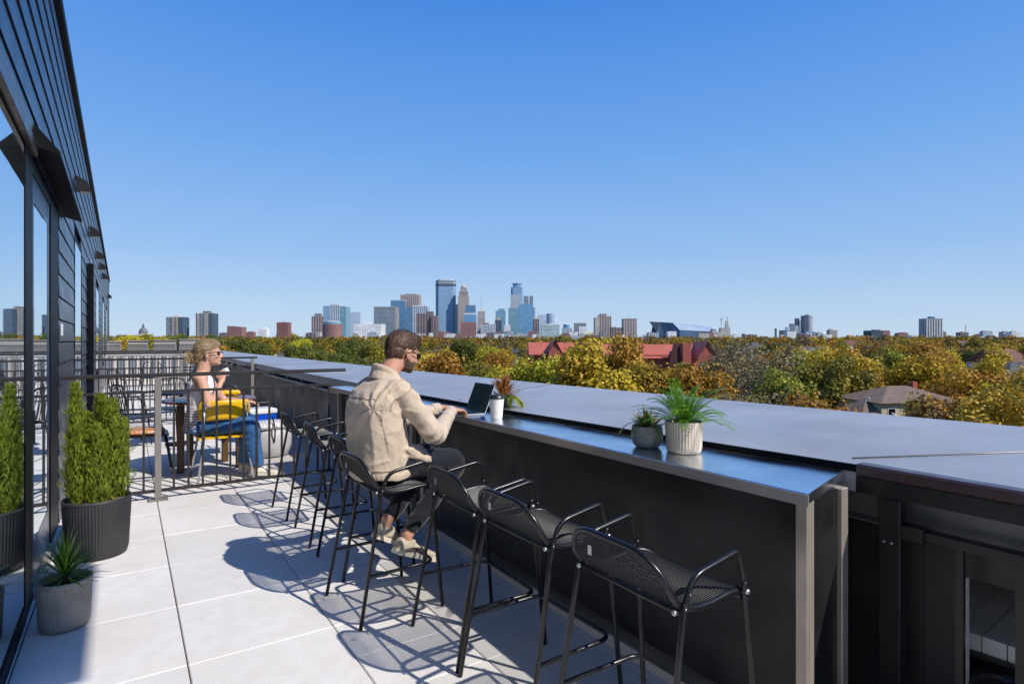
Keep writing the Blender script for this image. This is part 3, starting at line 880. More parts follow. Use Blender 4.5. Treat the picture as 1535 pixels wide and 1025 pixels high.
def sheet(s0, s1, cell=.0105):
    ns = int((s1-s0)/cell); ny = int(2*HW/cell)
    vs = {}; V_ = []; F_ = []
    def vid(i, j):
        if (i, j) not in vs:
            s = s0+(s1-s0)*i/ns; y = -HW+2*HW*j/ny; p = at_s(s)
            fl = max(0, 1-max(0, (s-.25)/.2))
            vs[(i, j)] = len(V_); V_.append((p.x, y, p.z+dish(y)*fl))
        return vs[(i, j)]
    for i in range(ns):
        sm_ = s0+(s1-s0)*(i+.5)/ns; hw = outline(sm_)
        for j in range(ny):
            ym = -HW+2*HW*(j+.5)/ny
            if abs(ym) < hw: F_.append((vid(i, j), vid(i+1, j), vid(i+1, j+1), vid(i, j+1)))
    me = bpy.data.meshes.new('wire'); me.from_pydata(V_, [], F_)
    o = bpy.data.objects.new('tmp', me); COL.objects.link(o)
    m = o.modifiers.new('w', 'WIREFRAME'); m.thickness = .0042; m.use_even_offset = False; m.use_boundary = True
    dg = bpy.context.evaluated_depsgraph_get(); dg.update()
    out = bpy.data.meshes.new_from_object(o.evaluated_get(dg), depsgraph=dg)
    bpy.data.objects.remove(o)
    return out
M['wire'] = pm('wire_mesh', (.018, .018, .019), .42, .3, .2, 30)
M['tube'] = pm('tube_black', (.013, .013, .014), .3, .15, .2, 12, rvar=.05)
def make_stool(label):
    r = empty('bar_stool', (0, 0, 0), 0, label, 'bar stool', 'black wire mesh bar stools along the counter')
    meshobj('seat', sheet(0, .34), M['wire'], r); meshobj('backrest', sheet(.34, LT), M['wire'], r)
    # rim
    ps = []
    K = 60
    for i in range(K+1):
        s = LT*i/K; s = min(max(s, .0001), LT-.0001)
        ps.append((s, outline(s)))
    # denser at the ends
    left = []
    for k in range(13): s = .09*(1-math.cos(pi/2*k/12)); left.append(s)
    mid = [.09+(LT-.24)*k/24 for k in range(1, 24)]
    endp = [LT-.15+.15*math.sin(pi/2*k/12) for k in range(13)]
    ss = left+mid+endp
    ring = []
    for s in ss:
        p = at_s(min(s, LT)); fl = max(0, 1-max(0, (s-.25)/.2)); y = outline(s); ring.append(V((p.x, y, p.z+dish(y)*fl)))
    for s in reversed(ss):
        p = at_s(min(s, LT)); fl = max(0, 1-max(0, (s-.25)/.2)); y = -outline(s); ring.append(V((p.x, y, p.z+dish(y)*fl)))
    mb = MB(); mb.tube(ring, .0115, 8, closed=True); mb.build('rim', M['tube'], r)
    for s in (-1, 1):
        full = rounded([(-.275, s*.285, .004), (-.135, s*.262, .775), (-.092, s*.262, .868), (.150, s*.262, .908), (.180, s*.262, .80), (.255, s*.288, .004)], [.08, .055, .034, .05], 7)
        a = [p for p in full if p.x < 0 and p.z < .79]; c = [p for p in full if p.x > .1 and p.z < .80]
        b_ = [a[-1]] + [p for p in full if p.z >= .79 or (p.x > -.1 and p.x < .1)] + [c[0]]
        mb = MB(); mb.tube(a, .0112, 10); mb.build('leg', M['tube'], r)
        mb = MB(); mb.tube(c, .0112, 10); mb.build('leg', M['tube'], r)
        mb = MB(); mb.tube(b_, .0112, 10); mb.build('armrest', M['tube'], r)
    mb = MB()
    ft = rounded([(-.222, .276, .29), (.205, .272, .29), (.205, -.272, .29), (-.222, -.276, .29)], .07, 7)
    mb.tube(ft, .0105, 8); mb.build('footrest', M['tube'], r)
    for sb in ((-.138, .752), (.175, .735)):
        mb = MB(); mb.tube([(sb[0], -.255, sb[1]), (sb[0], .255, sb[1])], .009, 8); mb.build('seat_bar', M['tube'], r)
    for x in (-.150, .184):
        for s in (-1, 1):
            mb = MB(); mb.tube([(x-.006, s*.243, .757), (x-.014, s*.243, .757)] if x < 0 else [(x+.002, s*.262, .757), (x+.002, s*.279, .757)], .009, 10); mb.build('bolt', M['alu'], r)
    mb = MB(); mb.box(-.206, .115, .845, -.2045, .135, .88); mb.build('tag', M['alu'], r)
    return r
st0 = make_stool('nearest black wire mesh bar stool, at the right end of the row')
places = [(1.66, 1.56, 0, 'nearest black wire mesh bar stool, at the right end of the row'),
          (1.65, 2.27, R(1.5), 'black wire mesh bar stool next to the nearest one, second from the right end'),
          (1.65, 2.86, R(-1), 'empty black bar stool directly right of the seated man'),
          (1.37, 3.56, R(3), 'black bar stool the man in the beige jacket sits on'),
          (1.50, 4.28, R(2), 'empty black bar stool directly behind the seated man'),
          (1.50, 5.06, R(-2), 'empty black bar stool, second beyond the seated man'),
          (1.49, 5.90, R(1), 'farthest black bar stool, nearest the bronze railing')]
for i, (x, y, a, lb) in enumerate(places):
    o = st0 if i == 0 else copy_tree(st0)
    o.location = (x, y, 0); o.rotation_euler = (0, 0, a); o['label'] = lb
# ------------------------------------------------------------------ people
def skinmat(name, c):
    m, nt, N, L, b = newmat(name)
    co = texco(nt)
    L.new(ramp(nt, noisen(nt, 18, 4, .6, co), [(.3, (c[0]*.86, c[1]*.78, c[2]*.74)), (.7, c)]), b.inputs['Base Color'])
    b.inputs['Roughness'].default_value = .5; b.inputs['Subsurface Weight'].default_value = .12
    b.inputs['Subsurface Radius'].default_value = (.02, .008, .004); b.inputs['Subsurface Scale'].default_value = .3
    bump(nt, b, noisen(nt, 160, 3, .6, co), .12, .002)
    return m
M['skin_m'] = skinmat('skin_man', (.55, .30, .20)); M['skin_w'] = skinmat('skin_woman', (.62, .36, .26))
def fabric(name, c, dark=.7, weave=380, rough=.85, folds=7, c2=None):
    m, nt, N, L, b = newmat(name)
    co = texco(nt)
    cc = mixc(nt, ramp(nt, noisen(nt, folds, 5, .6, co), [(.35, 0.0), (.7, 1.0)]), tuple(x*dark for x in c), c2 or c)
    cc = mixc(nt, ramp(nt, noisen(nt, weave, 2, .5, co), [(.35, .25), (.6, 0.0)]), cc, tuple(x*.55 for x in c))
    L.new(cc, b.inputs['Base Color']); b.inputs['Roughness'].default_value = rough
    b.inputs['Sheen Weight'].default_value = .2; b.inputs['Specular IOR Level'].default_value = .25
    h = mathn(nt, 'ADD', mathn(nt, 'MULTIPLY', noisen(nt, 22, 4, .6, mapping(nt, co, (1, 1, .5), (.4, .3, .6))), 1.0), mathn(nt, 'MULTIPLY', noisen(nt, weave, 2, .5, co), .12))
    bump(nt, b, h, .55, .012)
    return m
def hairmat(name, c1, c2, sc=90):
    m, nt, N, L, b = newmat(name)
    co = texco(nt)
    n = noisen(nt, sc, 4, .7, mapping(nt, co, (.25, 1, .6), (0, .5, 0)))
    L.new(ramp(nt, n, [(.35, c1), (.68, c2)]), b.inputs['Base Color'])
    b.inputs['Roughness'].default_value = .5; bump(nt, b, n, .9, .006)
    return m

class Frame:
    def __init__(s, o, pitch=0, yaw=0, roll=0, sc=1.0):
        s.o = V(o); s.r = Matrix.Rotation(yaw, 3, 'Z') @ Matrix.Rotation(pitch, 3, 'Y') @ Matrix.Rotation(roll, 3, 'X'); s.s = sc
    def __call__(s, x, y, z): return s.o + s.r @ (V((x, y, z))*s.s)
    def ball(s, mb, c, r, seg=24, rings=16): mb.ball(s(*c), tuple(q*s.s for q in r), seg, rings, rot=s.r)
    def tube(s, mb, pts, r, seg=12, flat=1.0): mb.tube([s(*p) for p in pts], [q*s.s for q in r], seg, flat=flat)
    def inv(s, p): return s.r.transposed() @ ((p - s.o)/s.s)

def head_shapes(F, mb, neck, male=True):
    k = 1.0 if male else .94
    F.ball(mb, (-.015, 0, .035), (.098, .076, .088))
    F.ball(mb, (.022, 0, -.02), (.070, .062*k, .085))
    F.ball(mb, (.030, 0, -.068), (.058*k, .050*k, .040))
    F.ball(mb, (.068, 0, -.088), (.024*k, .024*k, .018))
    F.ball(mb, (.070, 0, .020), (.020, .046, .012))
    F.ball(mb, (.083, 0, -.060), (.012, .022, .009))
    for s_ in (-1, 1):
        F.ball(mb, (.060, s_*.036, -.025), (.024, .018, .018))
        F.ball(mb, (-.008, s_*.076, -.012), (.019, .008, .031)); F.ball(mb, (-.002, s_*.073, -.034), (.010, .008, .012))
    F.tube(mb, [(.082, 0, .018), (.096, 0, -.008), (.107, 0, -.030), (.092, 0, -.038)], [.007, .009, .013*k, .010])
    for s_ in (-1, 1): F.ball(mb, (.094, s_*.010, -.034), (.009, .008, .007))
    mb.tube([F(-.025, 0, -.03), neck], [.056*F.s*k, .062*F.s*k], 16)

def trim(o, keep, F):
    bm = bmesh.new(); bm.from_mesh(o.data)
    dv = [v for v in bm.verts if not keep(F.inv(v.co))]
    bmesh.ops.delete(bm, geom=dv, context='VERTS'); bm.to_mesh(o.data); bm.free()

def glasses(F, parent, mat):
    mb = MB()
    for s_ in (-1, 1):
        mb.loft([(F(.090-.012*abs(t), s_*(.034), .002), F.r @ V((0, .027*F.s*q, 0)), F.r @ V((0, 0, .020*F.s*q))) for t, q in ((0, .85), (.5, 1.0))], 18)
        F.tube(mb, [(.088, s_*.058, .008), (.060, s_*.076, .009), (.0, s_*.083, .006), (-.022, s_*.082, -.008)], [.0035]*4, 6)
    F.tube(mb, [(.096, -.016, .008), (.099, 0, .010), (.096, .016, .008)], [.003]*3, 6)
    mb.build('sunglasses', mat, parent)

def hand(mb, wrist, d, up, thumb, sc=1.0, curl=(.3, .5, .4), spread=.06):
    """wrist point, direction of the palm, palm normal pointing away from the palm's inside, thumb side +1/-1"""
    d = V(d).normalized(); up = V(up); up = (up-d*up.dot(d)).normalized(); sd = d.cross(up).normalized()*thumb
    W = V(wrist)
    mb.loft([(W-d*.02*sc, sd*.027*sc, up*.020*sc), (W+d*.015*sc, sd*.031*sc, up*.019*sc), (W+d*.05*sc, sd*.040*sc, up*.016*sc), (W+d*.088*sc, sd*.041*sc, up*.013*sc), (W+d*.098*sc, sd*.036*sc, up*.009*sc)], 16)
    for i, (off, L1, L2, L3, r) in enumerate([(.030, .042, .026, .020, .0092), (.010, .047, .030, .022, .0095), (-.011, .043, .028, .021, .0092), (-.031, .034, .021, .018, .0082)]):
        p = W + d*(.086-.004*abs(i-1))*sc + sd*off*sc
        a = 0; dd = d + sd*spread*(1.5-i)*.6; dd.normalize()
        pts = [p - dd*.02*sc]; pts.append(p)
        for L_, c in zip((L1, L2, L3), curl):
            a += c*(1+.08*i)
            v_ = dd*math.cos(a) - up*math.sin(a)
            p = p + v_*L_*sc; pts.append(p)
        mb.tube(pts, [r*sc, r*1.05*sc, r*1.02*sc, r*.92*sc, r*.72*sc], 10)
    b = W + d*.025*sc + sd*.026*sc
    v1 = (d*.75+sd*.75-up*.25).normalized(); v2 = (d*.95+sd*.25-up*.3).normalized()
    mb.tube([b-v1*.01*sc, b+v1*.036*sc, b+v1*.036*sc+v2*.03*sc, b+v1*.036*sc+v2*.052*sc], [.014*sc, .0125*sc, .0105*sc, .008*sc], 10)

def folds(amp, sx, sy, sz, off=0, ridge=.0):
    def f(co):
        n = noise.noise(V((co.x*sx+off, co.y*sy+off, co.z*sz)))
        return amp*((1-abs(n)*2.2) if ridge else n)
    return f

# ---- man
man = empty('person', (1.42, 3.67, -.062), R(10), 'bearded man in a beige jacket and sunglasses typing at the counter', 'person')
man.scale = (1.04, 1.04, 1.04)
HF = Frame((.128, 0, 1.566), pitch=R(17), yaw=R(2), sc=1.08)
neckb = V((-.01, 0, 1.40))
body = MB()
head_shapes(HF, body, neckb)
body.ball((.02, 0, 1.36), (.10, .17, .07))
# hidden body core keeps head, neck, trunk, arms and legs one figure
body.loft([((0,0,.86),(.12,0,0),(0,.15,0)), ((-.03,0,1.05),(.10,0,0),(0,.14,0)), ((-.03,0,1.25),(.10,0,0),(0,.16,0)), ((.01,0,1.38),(.07,0,0),(0,.13,0))], 20)
RS, RE, RW = V((-.005,-.178,1.325)), V((.20,-.250,1.065)), V((.575,.075,1.15))
LS, LE, LW = V((-.005,.178,1.325)), V((.28,.29,1.10)), V((.62,.27,1.15))
body.tube([RS, RE, RW], [.045, .038, .027], 12); body.tube([LS, LE, LW], [.045, .038, .027], 12)
hand(body, RW+V((.012,.004,0)), (.93, .34, -.09), (0, 0, 1), -1, 1.1, (.28, .55, .35))
hand(body, LW+V((.012,.0,0)), (.96, -.30, -.06), (0, 0, 1), 1, 1.1, (.28, .55, .35))
for s_, K_, A_ in ((-1, V((.45,-.13,.835)), V((.085,-.105,.425))), (1, V((.43,.14,.835)), V((.03,.045,.49)))):
    body.tube([(0, s_*.10, .87), K_, A_, A_+V((.0, 0, -.05))], [.07, .05, .040, .036], 12)
mb_o = remeshed('body', body, M['skin_m'], man, .0048, 3, .5)
# hair
hb = MB()
HF.ball(hb, (-.018, 0, .042), (.104, .0815, .092), 40, 26); HF.ball(hb, (.028, .0, .082), (.066, .064, .050)); HF.ball(hb, (-.045, 0, -.0), (.070, .073, .07))
hair = remeshed('hair', hb, hairmat('hair_man', (.022, .012, .007), (.095, .050, .028)), man, .005, 2, .5, [folds(.004, 30, 60, 25), folds(.0025, 90, 90, 60)])
trim(hair, lambda p: not ((p.x > .075-.5*max(0, .06-p.z)) and p.z < .062) and not (p.x > .000 and p.z < .012+max(0, p.x)*.55) and p.z > -.066 and not (abs(p.y) > .06 and p.x > -.035 and p.z < .022), HF)
def strands(parent, F, src, mat, n, L_, w_, flow, seed, name='strands'):
    r_ = random.Random(seed); lv = Leaves(); vs_ = src.data.vertices; N_ = len(vs_)
    for k in range(n):
        v = vs_[r_.randrange(N_)]; p = F.inv(v.co); nn = v.normal
        d = F.r @ flow(p); d = d - nn*d.dot(nn)
        if d.length < .05: continue
        d.normalize(); d = (d + nn*r_.uniform(.02, .22) + V((r_.gauss(0, .1), r_.gauss(0, .1), r_.gauss(0, .1)))).normalized()
        lv.blade(v.co, d, L_*r_.uniform(.6, 1.4), w_, nn, .25, r_.random(), 3)
    return lv.build(name, mat, parent)
strands(hair, HF, hair, leafmat('strand_brown', (.018, .009, .006), (.23, .13, .075), .45, .05), 5200, .020, .0016, lambda p: V((-1.0, .25*(1 if p.y > 0 else -1)*abs(p.y)*12, -.2-6*max(0, .03-p.z)-4*max(0, -p.x))), 5)
bd = MB()
HF.ball(bd, (.030, 0, -.068), (.0590, .0515, .041)); HF.ball(bd, (.068, 0, -.088), (.0255, .0255, .020)); HF.ball(bd, (.023, 0, -.025), (.0705, .0630, .083)); HF.ball(bd, (.083, 0, -.050), (.0125, .023, .006))
beard = remeshed('beard', bd, hairmat('beard_man', (.05, .028, .018), (.17, .095, .06), 140), man, .005, 2, .5, folds(.0022, 90, 90, 90))
trim(beard, lambda p: p.z < -.042 + max(0, .03-p.x)*1.0 - max(0, p.x-.06)*.4 + .006*noise.noise(p*90) and p.x > -.002 and not (p.x > .078 and -.070 < p.z < -.052), HF)
M['shades'] = pm('shades', (.012, .010, .010), .15)
glasses(HF, man, M['shades'])
# jacket
jk = MB()
secs = [((-.03,0,.815),(.165,0,.01),(0,.195,0)), ((-.045,0,.86),(.178,0,.0),(0,.205,0)), ((-.05,0,.95),(.172,0,0),(0,.206,0)),
        ((-.068,0,1.08),(.158,0,.01),(0,.212,0)), ((-.078,0,1.20),(.152,0,.02),(0,.222,0)), ((-.078,0,1.295),(.142,0,.03),(0,.222,0)),
        ((-.062,0,1.36),(.118,0,.03),(0,.196,0)), ((-.04,0,1.405),(.094,0,.03),(0,.140,0)), ((-.02,0,1.44),(.070,0,.03),(0,.078,0))]
jk.loft(secs, 48, power=2.25)
def sleeve(mbx, S, E_, W_, s_):
    pts = spline([S+V((-.02, -s_*.05, .01)), S, S.lerp(E_, .5)+V((0, s_*.012, -.006)), E_, E_.lerp(W_, .5)+V((0, 0, -.008)), W_-(W_-E_).normalized()*.02], 6)
    n = len(pts)
    rs = []
    for i in range(n):
        u = i/(n-1)
        r = .080-.016*u/.5 if u < .5 else .064-.027*(u-.5)/.5
        if .48 < u < .66: r += .008*math.sin((u-.48)/.18*pi)
        rs.append(r)
    mbx.tube(pts, rs, 20)
sleeve(jk, RS, RE, RW, -1); sleeve(jk, LS, LE, LW, 1)
# front skirts of the open jacket over the thighs
jk.loft([((.06,-.13,.99),(.10,0,0),(0,.08,0)), ((.13,-.145,.92),(.10,0,-.01),(0,.075,.0)), ((.17,-.15,.885),(.085,0,-.02),(0,.06,0))], 18)
def crease(n, k=3.0): return max(0.0, 1-abs(n)*k)
def jw(co):
    y, z = co.y, co.z
    n0 = noise.noise(V((co.x*5, y*5, z*5)))
    arm_ = co.x > .10 and z > 1.0 or abs(y) > .20
    w_ = .0022*noise.noise(co*26) + .0009*noise.noise(co*60)
    if arm_:
        for E_, W_, S_ in ((RE, RW, RS), (LE, LW, LS)):
            d = (co-E_).length
            if d < .30:
                ax = ((W_-E_).normalized()+(E_-S_).normalized()).normalized(); t = (co-E_).dot(ax)
                w_ += .0060*math.sin(t*105+5*n0)*math.exp(-(d/.12)**2)
            d2 = (co-S_).length
            if d2 < .3:
                t = (co-S_).dot((E_-S_).normalized()); w_ += .005*math.sin(t*62+9*n0+co.y*14)*math.exp(-((d2-.12)/.13)**2)
        w_ += .006*crease(noise.noise(V((co.x*9, y*9+co.x*5, z*8+3))), 4)
        return w_
    # gathered pleats under the yoke
    if z < 1.325:
        w_ += .0055*(crease(noise.noise(V((co.x*2, y*13, z*2.2+4))), 3.2)-.35)*min(1, (1.325-z)*9)*min(1, max(0, (z-.87)*12))
    # folds sweeping from the armpits to the waist
    for s_ in (-1, 1):
        dy, dz = (y-s_*.17), (z-1.24); r_ = math.hypot(dy, dz)
        if r_ < .36:
            an_ = math.atan2(dz, -s_*dy)
            w_ += min(1, abs(y)*9)*.0060*math.sin(an_*8+4*n0)*math.exp(-((r_-.13)/.12)**2)
    # slack bunching above the hem
    w_ += .0065*(crease(noise.noise(V((co.x*3, y*5+z*7, z*13))), 3.0)-.3)*math.exp(-((z-.94)/.07)**2)
    if z < .868: w_ *= .35
    return w_
M['jacket'] = fabric('beige_jacket', (.62, .495, .37), .86, 420, .9, 5)
for s_, S_ in ((-1, RS), (1, LS)):
    jk.ball(S_+V((-.035, -s_*.045, -.01)), (.085, .10, .085), 20, 14)
jo = remeshed('jacket', jk, M['jacket'], man, .0062, 9, .6, jw)
# collar, hem band, cuffs, yoke seam
cl = MB()
def ringpts(c, rx, ry, z0, tilt_, a0, a1, n=30):
    return [V((c[0]+rx*math.cos(a), c[1]+ry*math.sin(a), z0+tilt_*math.cos(a))) for a in [a0+(a1-a0)*i/n for i in range(n+1)]]
cl.loft([((-.022,0,1.395),(.088,0,-.02),(0,.100,0)), ((-.018,0,1.430),(.076,0,-.025),(0,.086,0)), ((-.010,0,1.455),(.069,0,-.03),(0,.078,0)), ((-.008,0,1.472),(.066,0,-.034),(0,.074,0))], 28)
cl.tube([V((-.010+.073*math.cos(a), .083*math.sin(a), 1.452-.034*math.cos(a))) for a in [R(35)+R(290)*i/30 for i in range(31)]], .007, 8, flat=2.6, up=(0, 0, 1))
co_ = remeshed('collar', cl, M['jacket'], jo, .004, 2, .4, folds(.0015, 40, 40, 40))
hm = MB()
hm.tube([V((-.035+.180*math.cos(a), .208*math.copysign(abs(math.sin(a))**.9, math.sin(a)), .832+.006*math.sin(a*5))) for a in [2*pi*i/64 for i in range(64)]], .0075, 8, closed=True, flat=3.6, up=(0, 0, 1))
remeshed('hem_band', hm, M['jacket'], jo, .005, 1, .4, folds(.003, 60, 60, 8))
for E_, W_ in ((RE, RW), (LE, LW)):
    d_ = (W_-E_).normalized(); cf = MB(); cf.tube([W_-d_*.075, W_-d_*.02, W_-d_*.006], [.043, .041, .038], 20)
    remeshed('cuff', cf, M['jacket'], jo, .0045, 1, .4, folds(.002, 40, 40, 40))
M['stitch'] = fabric('jacket_seam', (.36, .28, .2), .8)
ym = MB()
def surf_r(y, z):   # back surface of the jacket
    i = 0
    zs = [s[0][2] for s in secs]
    for i in range(len(zs)-1):
        if zs[i+1] >= z: break
    t = (z-zs[i])/(zs[i+1]-zs[i]); cx = secs[i][0][0]*(1-t)+secs[i+1][0][0]*t; rx = secs[i][1][0]*(1-t)+secs[i+1][1][0]*t; ry = secs[i][2][1]*(1-t)+secs[i+1][2][1]*t
    q = max(0, 1-abs(y/ry)**2.25)
    return cx-rx*q**(1/2.25)
dg = bpy.context.evaluated_depsgraph_get(); dg.update()
def snap(pts, ob, off=.001):
    out = []
    for p in pts:
        ok, loc, nor, idx = ob.closest_point_on_mesh(p)
        out.append(loc+nor*off)
    return out
def seamline(pts, name, r=.0022): 
    m_ = MB(); m_.tube(snap(pts, jo), r, 6); m_.build(name, M['stitch'], jo)
seamline([V((surf_r(y, 1.30)-.01, y, 1.318-.25*y*y)) for y in [-.175+.35*i/30 for i in range(31)]], 'yoke_seam')
seamline([V((-.03+.23*math.cos(a), .25*math.sin(a), .868)) for a in [R(100)+R(220)*i/40 for i in range(41)]], 'hem_seam')
arm = (RE-RS).normalized(); ax = arm.cross(V((0, 0, 1))).normalized(); ay = arm.cross(ax)
seamline([RS+V((0,.005,-.01))+(ax*math.cos(a)+ay*math.sin(a))*.12 for a in [2*pi*i/30 for i in range(31)]], 'sleeve_seam')
bt = MB(); 
for d_ in (.05,): bt.ball(snap([RW-(RW-RE).normalized()*.05+V((0,-.05,-.012))], jo, .003)[0], .006, 8, 6)
bt.build('button', M['blackmetal'], jo)
# trousers
tr = MB()
tr.loft([((-.01,0,.93),(.13,0,0),(0,.17,0)), ((-.01,0,.86),(.15,0,0),(0,.195,0)), ((.0,0,.80),(.135,0,0),(0,.185,0))], 24)
for s_, K_, A_ in ((-1, V((.45,-.13,.835)), V((.085,-.105,.425))), (1, V((.43,.14,.835)), V((.03,.045,.49)))):
    sh = (A_-K_).normalized()
    tr.tube(spline([V((.0, s_*.10, .865)), V((.22, s_*.125, .865)), K_, K_.lerp(A_, .45), A_-sh*.035], 6), [.092-.0019*i if i < 12 else .069-.0017*(i-12) for i in range(25)], 18)
def tw(co): return .007*(1-abs(noise.noise(V((co.x*9, co.y*9, co.z*13))))*2.3)+.0018*noise.noise(co*45)
remeshed('trousers', tr, fabric('navy_trousers', (.008, .010, .018), .7, 500, .8, 9), man, .006, 3, .5, tw)
# belt of shoes
def shoe(name, A_, d, up, parent, mats, sc=1.12):
    d = V(d).normalized(); up = V(up); up = (up-d*up.dot(d)).normalized(); sd = d.cross(up)
    H_ = V(A_)
    up_m, sole_m, toe_m = mats
    # heel to toe sections: (along, half width, height)
    S_ = [(-.062,.022,.035),(-.055,.031,.055),(-.02,.036,.062),(.02,.037,.055),(.07,.041,.042),(.12,.047,.032),(.165,.044,.026),(.195,.030,.021),(.206,.012,.014)]
    m_ = MB()
    base = -.075
    m_.loft([(H_+d*a*sc+up*(base+.016+h/1.0*.5)*sc, sd*w_*sc, up*(h*.62)*sc) for a, w_, h in S_], 20)
    m_.tube([H_+up*.0*sc, H_+up*(-.045)*sc+d*.01*sc], [.037*sc, .042*sc], 14)
    sh_ = remeshed(name, m_, up_m, parent, .005, 3, .5)
    m_ = MB()
    ol = [(H_+d*a*sc, w_) for a, w_, h in [(-.066,.020,0),(-.058,.032,0),(-.02,.037,0),(.03,.037,0),(.08,.043,0),(.12,.048,0),(.168,.045,0),(.198,.031,0),(.209,.014,0)]]
    pl_ = [p+sd*w_*1.04*sc for p, w_ in ol]+[p-sd*w_*1.04*sc for p, w_ in reversed(ol)]
    m_.hull([p+up*(base)*sc for p in pl_], [p+up*(base+.024)*sc for p in pl_]); m_.build('sole', sole_m, sh_)
    m_ = MB()
    for k in range(4): 
        q = H_+d*(.035+.02*k)*sc+up*(-.012-.010*k)*sc
        m_.tube([q-sd*.024*sc, q+up*.005*sc, q+sd*.024*sc], .0028*sc, 6)
    m_.build('lace', toe_m, sh_)
    return sh_
M['shoe'] = fabric('sneaker_canvas', (.50, .43, .33), .85, 300, .8); M['sole'] = pm('sneaker_sole', (.60, .54, .45), .7)
M['lace'] = pm('lace', (.10, .11, .13), .8)
shoe('shoe', (.10,-.105,.395), (.92, 0, -.38), (.38, 0, .92), man, (M['shoe'], M['sole'], M['lace']), 1.25)
shoe('shoe', (.045,.045,.455), (.88, .05, -.46), (.46, 0, .88), man, (M['shoe'], M['sole'], M['lace']), 1.2)
wt = MB(); dW = (RW-RE).normalized(); wt.tube([RW+dW*.004, RW+dW*.016], [.0325, .0325], 20); wt.build('watch', M['blackmetal'], man)

# ---- woman
wom = empty('person', (.73, 7.86, 0), R(-12), 'woman in a white sleeveless top and jeans drinking at the table', 'person')
wom.scale = (1.27, 1.27, 1.27)
WF = Frame((.075, 0, 1.175), pitch=R(-2), yaw=R(-4), sc=1.06)
b = MB()
head_shapes(WF, b, V((.02, 0, 1.0)), False)
b.loft([((0,0,.45),(.11,0,0),(0,.16,0)), ((.0,0,.58),(.095,0,0),(0,.13,0)), ((.005,0,.72),(.09,0,0),(0,.125,0)), ((.01,0,.86),(.10,0,0),(0,.15,0)), ((.01,0,.96),(.075,0,0),(0,.155,0)), ((.015,0,1.01),(.05,0,0),(0,.08,0))], 24)
wRS, wRE, wRW = V((.02,-.16,.955)), V((.105,-.20,.69)), V((.19,-.10,.925))
wLS, wLE, wLW = V((.02,.16,.955)), V((.18,.20,.72)), V((.36,.10,.705))
for S_, E_, W_ in ((wRS, wRE, wRW), (wLS, wLE, wLW)):
    b.tube(spline([S_, S_.lerp(E_, .5), E_, E_.lerp(W_, .5), W_], 4), [.050-.0018*i for i in range(17)], 14)
hand(b, wRW, (.05, .35, .9), (-.3, -.9, .3), -1, .95, (.75, .85, .5))
hand(b, wLW, (.95, -.3, -.05), (0, 0, 1), 1, .95, (.2, .4, .3))
legs = (( -1, V((.42,-.10,.51)), V((.49,-.10,.10))), (1, V((.40,.10,.51)), V((.38,.12,.10))))
for s_, K_, A_ in legs:
    b.tube([V((0, s_*.09, .49)), K_, A_], [.075, .05, .035], 12)
remeshed('body', b, M['skin_w'], wom, .0055, 3, .5)
hb = MB()
WF.ball(hb, (-.016, 0, .044), (.106, .082, .090), 36, 24); WF.ball(hb, (.02, 0, .07), (.075, .070, .058)); WF.ball(hb, (-.05, 0, .0), (.068, .072, .065)); WF.ball(hb, (-.075, 0, -.04), (.045, .05, .05))
M['blonde'] = hairmat('hair_blonde', (.10, .062, .03), (.42, .30, .16), 70)
hw_ = remeshed('hair', hb, M['blonde'], wom, .006, 2, .5, [folds(.003, 25, 60, 30), folds(.002, 80, 80, 60)])
trim(hw_, lambda p: not ((p.x > .070-.4*max(0, .06-p.z)) and p.z < .060) and not (p.x > .004 and p.z < .02+p.x*.5) and not (abs(p.y) > .055 and p.x > -.03 and p.z < .012), WF)
strands(hw_, WF, hw_, leafmat('strand_blonde', (.12, .07, .03), (.55, .40, .22), .45, .1), 4200, .034, .0018, lambda p: V((-1.0, -p.y*5, -.45)), 6, 'combed_strands')
bn = MB(); WF.ball(bn, (-.128, 0, -.020), (.036, .040, .038)); WF.ball(bn, (-.110, 0, .008), (.024, .026, .022)); WF.ball(bn, (-.135, 0, -.045), (.025, .028, .025))
remeshed('hair_bun', bn, M['blonde'], hw_, .006, 1, .5, [folds(.006, 35, 35, 35), folds(.003, 90, 90, 90)])
lv = Leaves(); rnd = random.Random(4)
for k in range(240):
    c_ = WF(-.135, 0, -.025); d_ = V((rnd.gauss(-.5, .6), rnd.gauss(0, .6), rnd.gauss(-.05, .7))).normalized()
    lv.blade(c_+d_*.038, d_+V((rnd.gauss(0, .4), rnd.gauss(0, .4), rnd.gauss(0, .4))), rnd.uniform(.02, .055), .0035, (0, 1, 0), rnd.uniform(0, 1.5), rnd.random(), 3)
lv.build('loose_strands', leafmat('strand', (.25, .17, .08), (.5, .36, .2), .5, .1), hw_)
glasses(WF, wom, M['shades'])
tp = MB()
tp.loft([((-.01,0,.47),(.135,0,0),(0,.178,0)), ((-.005,0,.56),(.122,0,0),(0,.158,0)), ((.0,0,.70),(.108,0,0),(0,.142,0)), ((.008,0,.82),(.118,0,0),(0,.152,0)), ((.008,0,.90),(.112,0,0),(0,.142,0)), ((.006,0,.955),(.082,0,.02),(0,.118,0)), ((.006,0,.985),(.062,0,.02),(0,.10,0))], 40)
m_, nt, N, L, bb = newmat('white_top')
co = texco(nt); sp = N.new('ShaderNodeSeparateXYZ'); L.new(co, sp.inputs[0])
st_ = ramp(nt, mathn(nt, 'FRACT', mathn(nt, 'MULTIPLY', mathn(nt, 'ADD', sp.outputs[2], mathn(nt, 'MULTIPLY', noisen(nt, 30, 2, .5, co), .02)), 42)), [(.45, 0.0), (.55, 1.0)])
low = ramp(nt, sp.outputs[2], [(.62, 1.0), (.74, 0.0)])
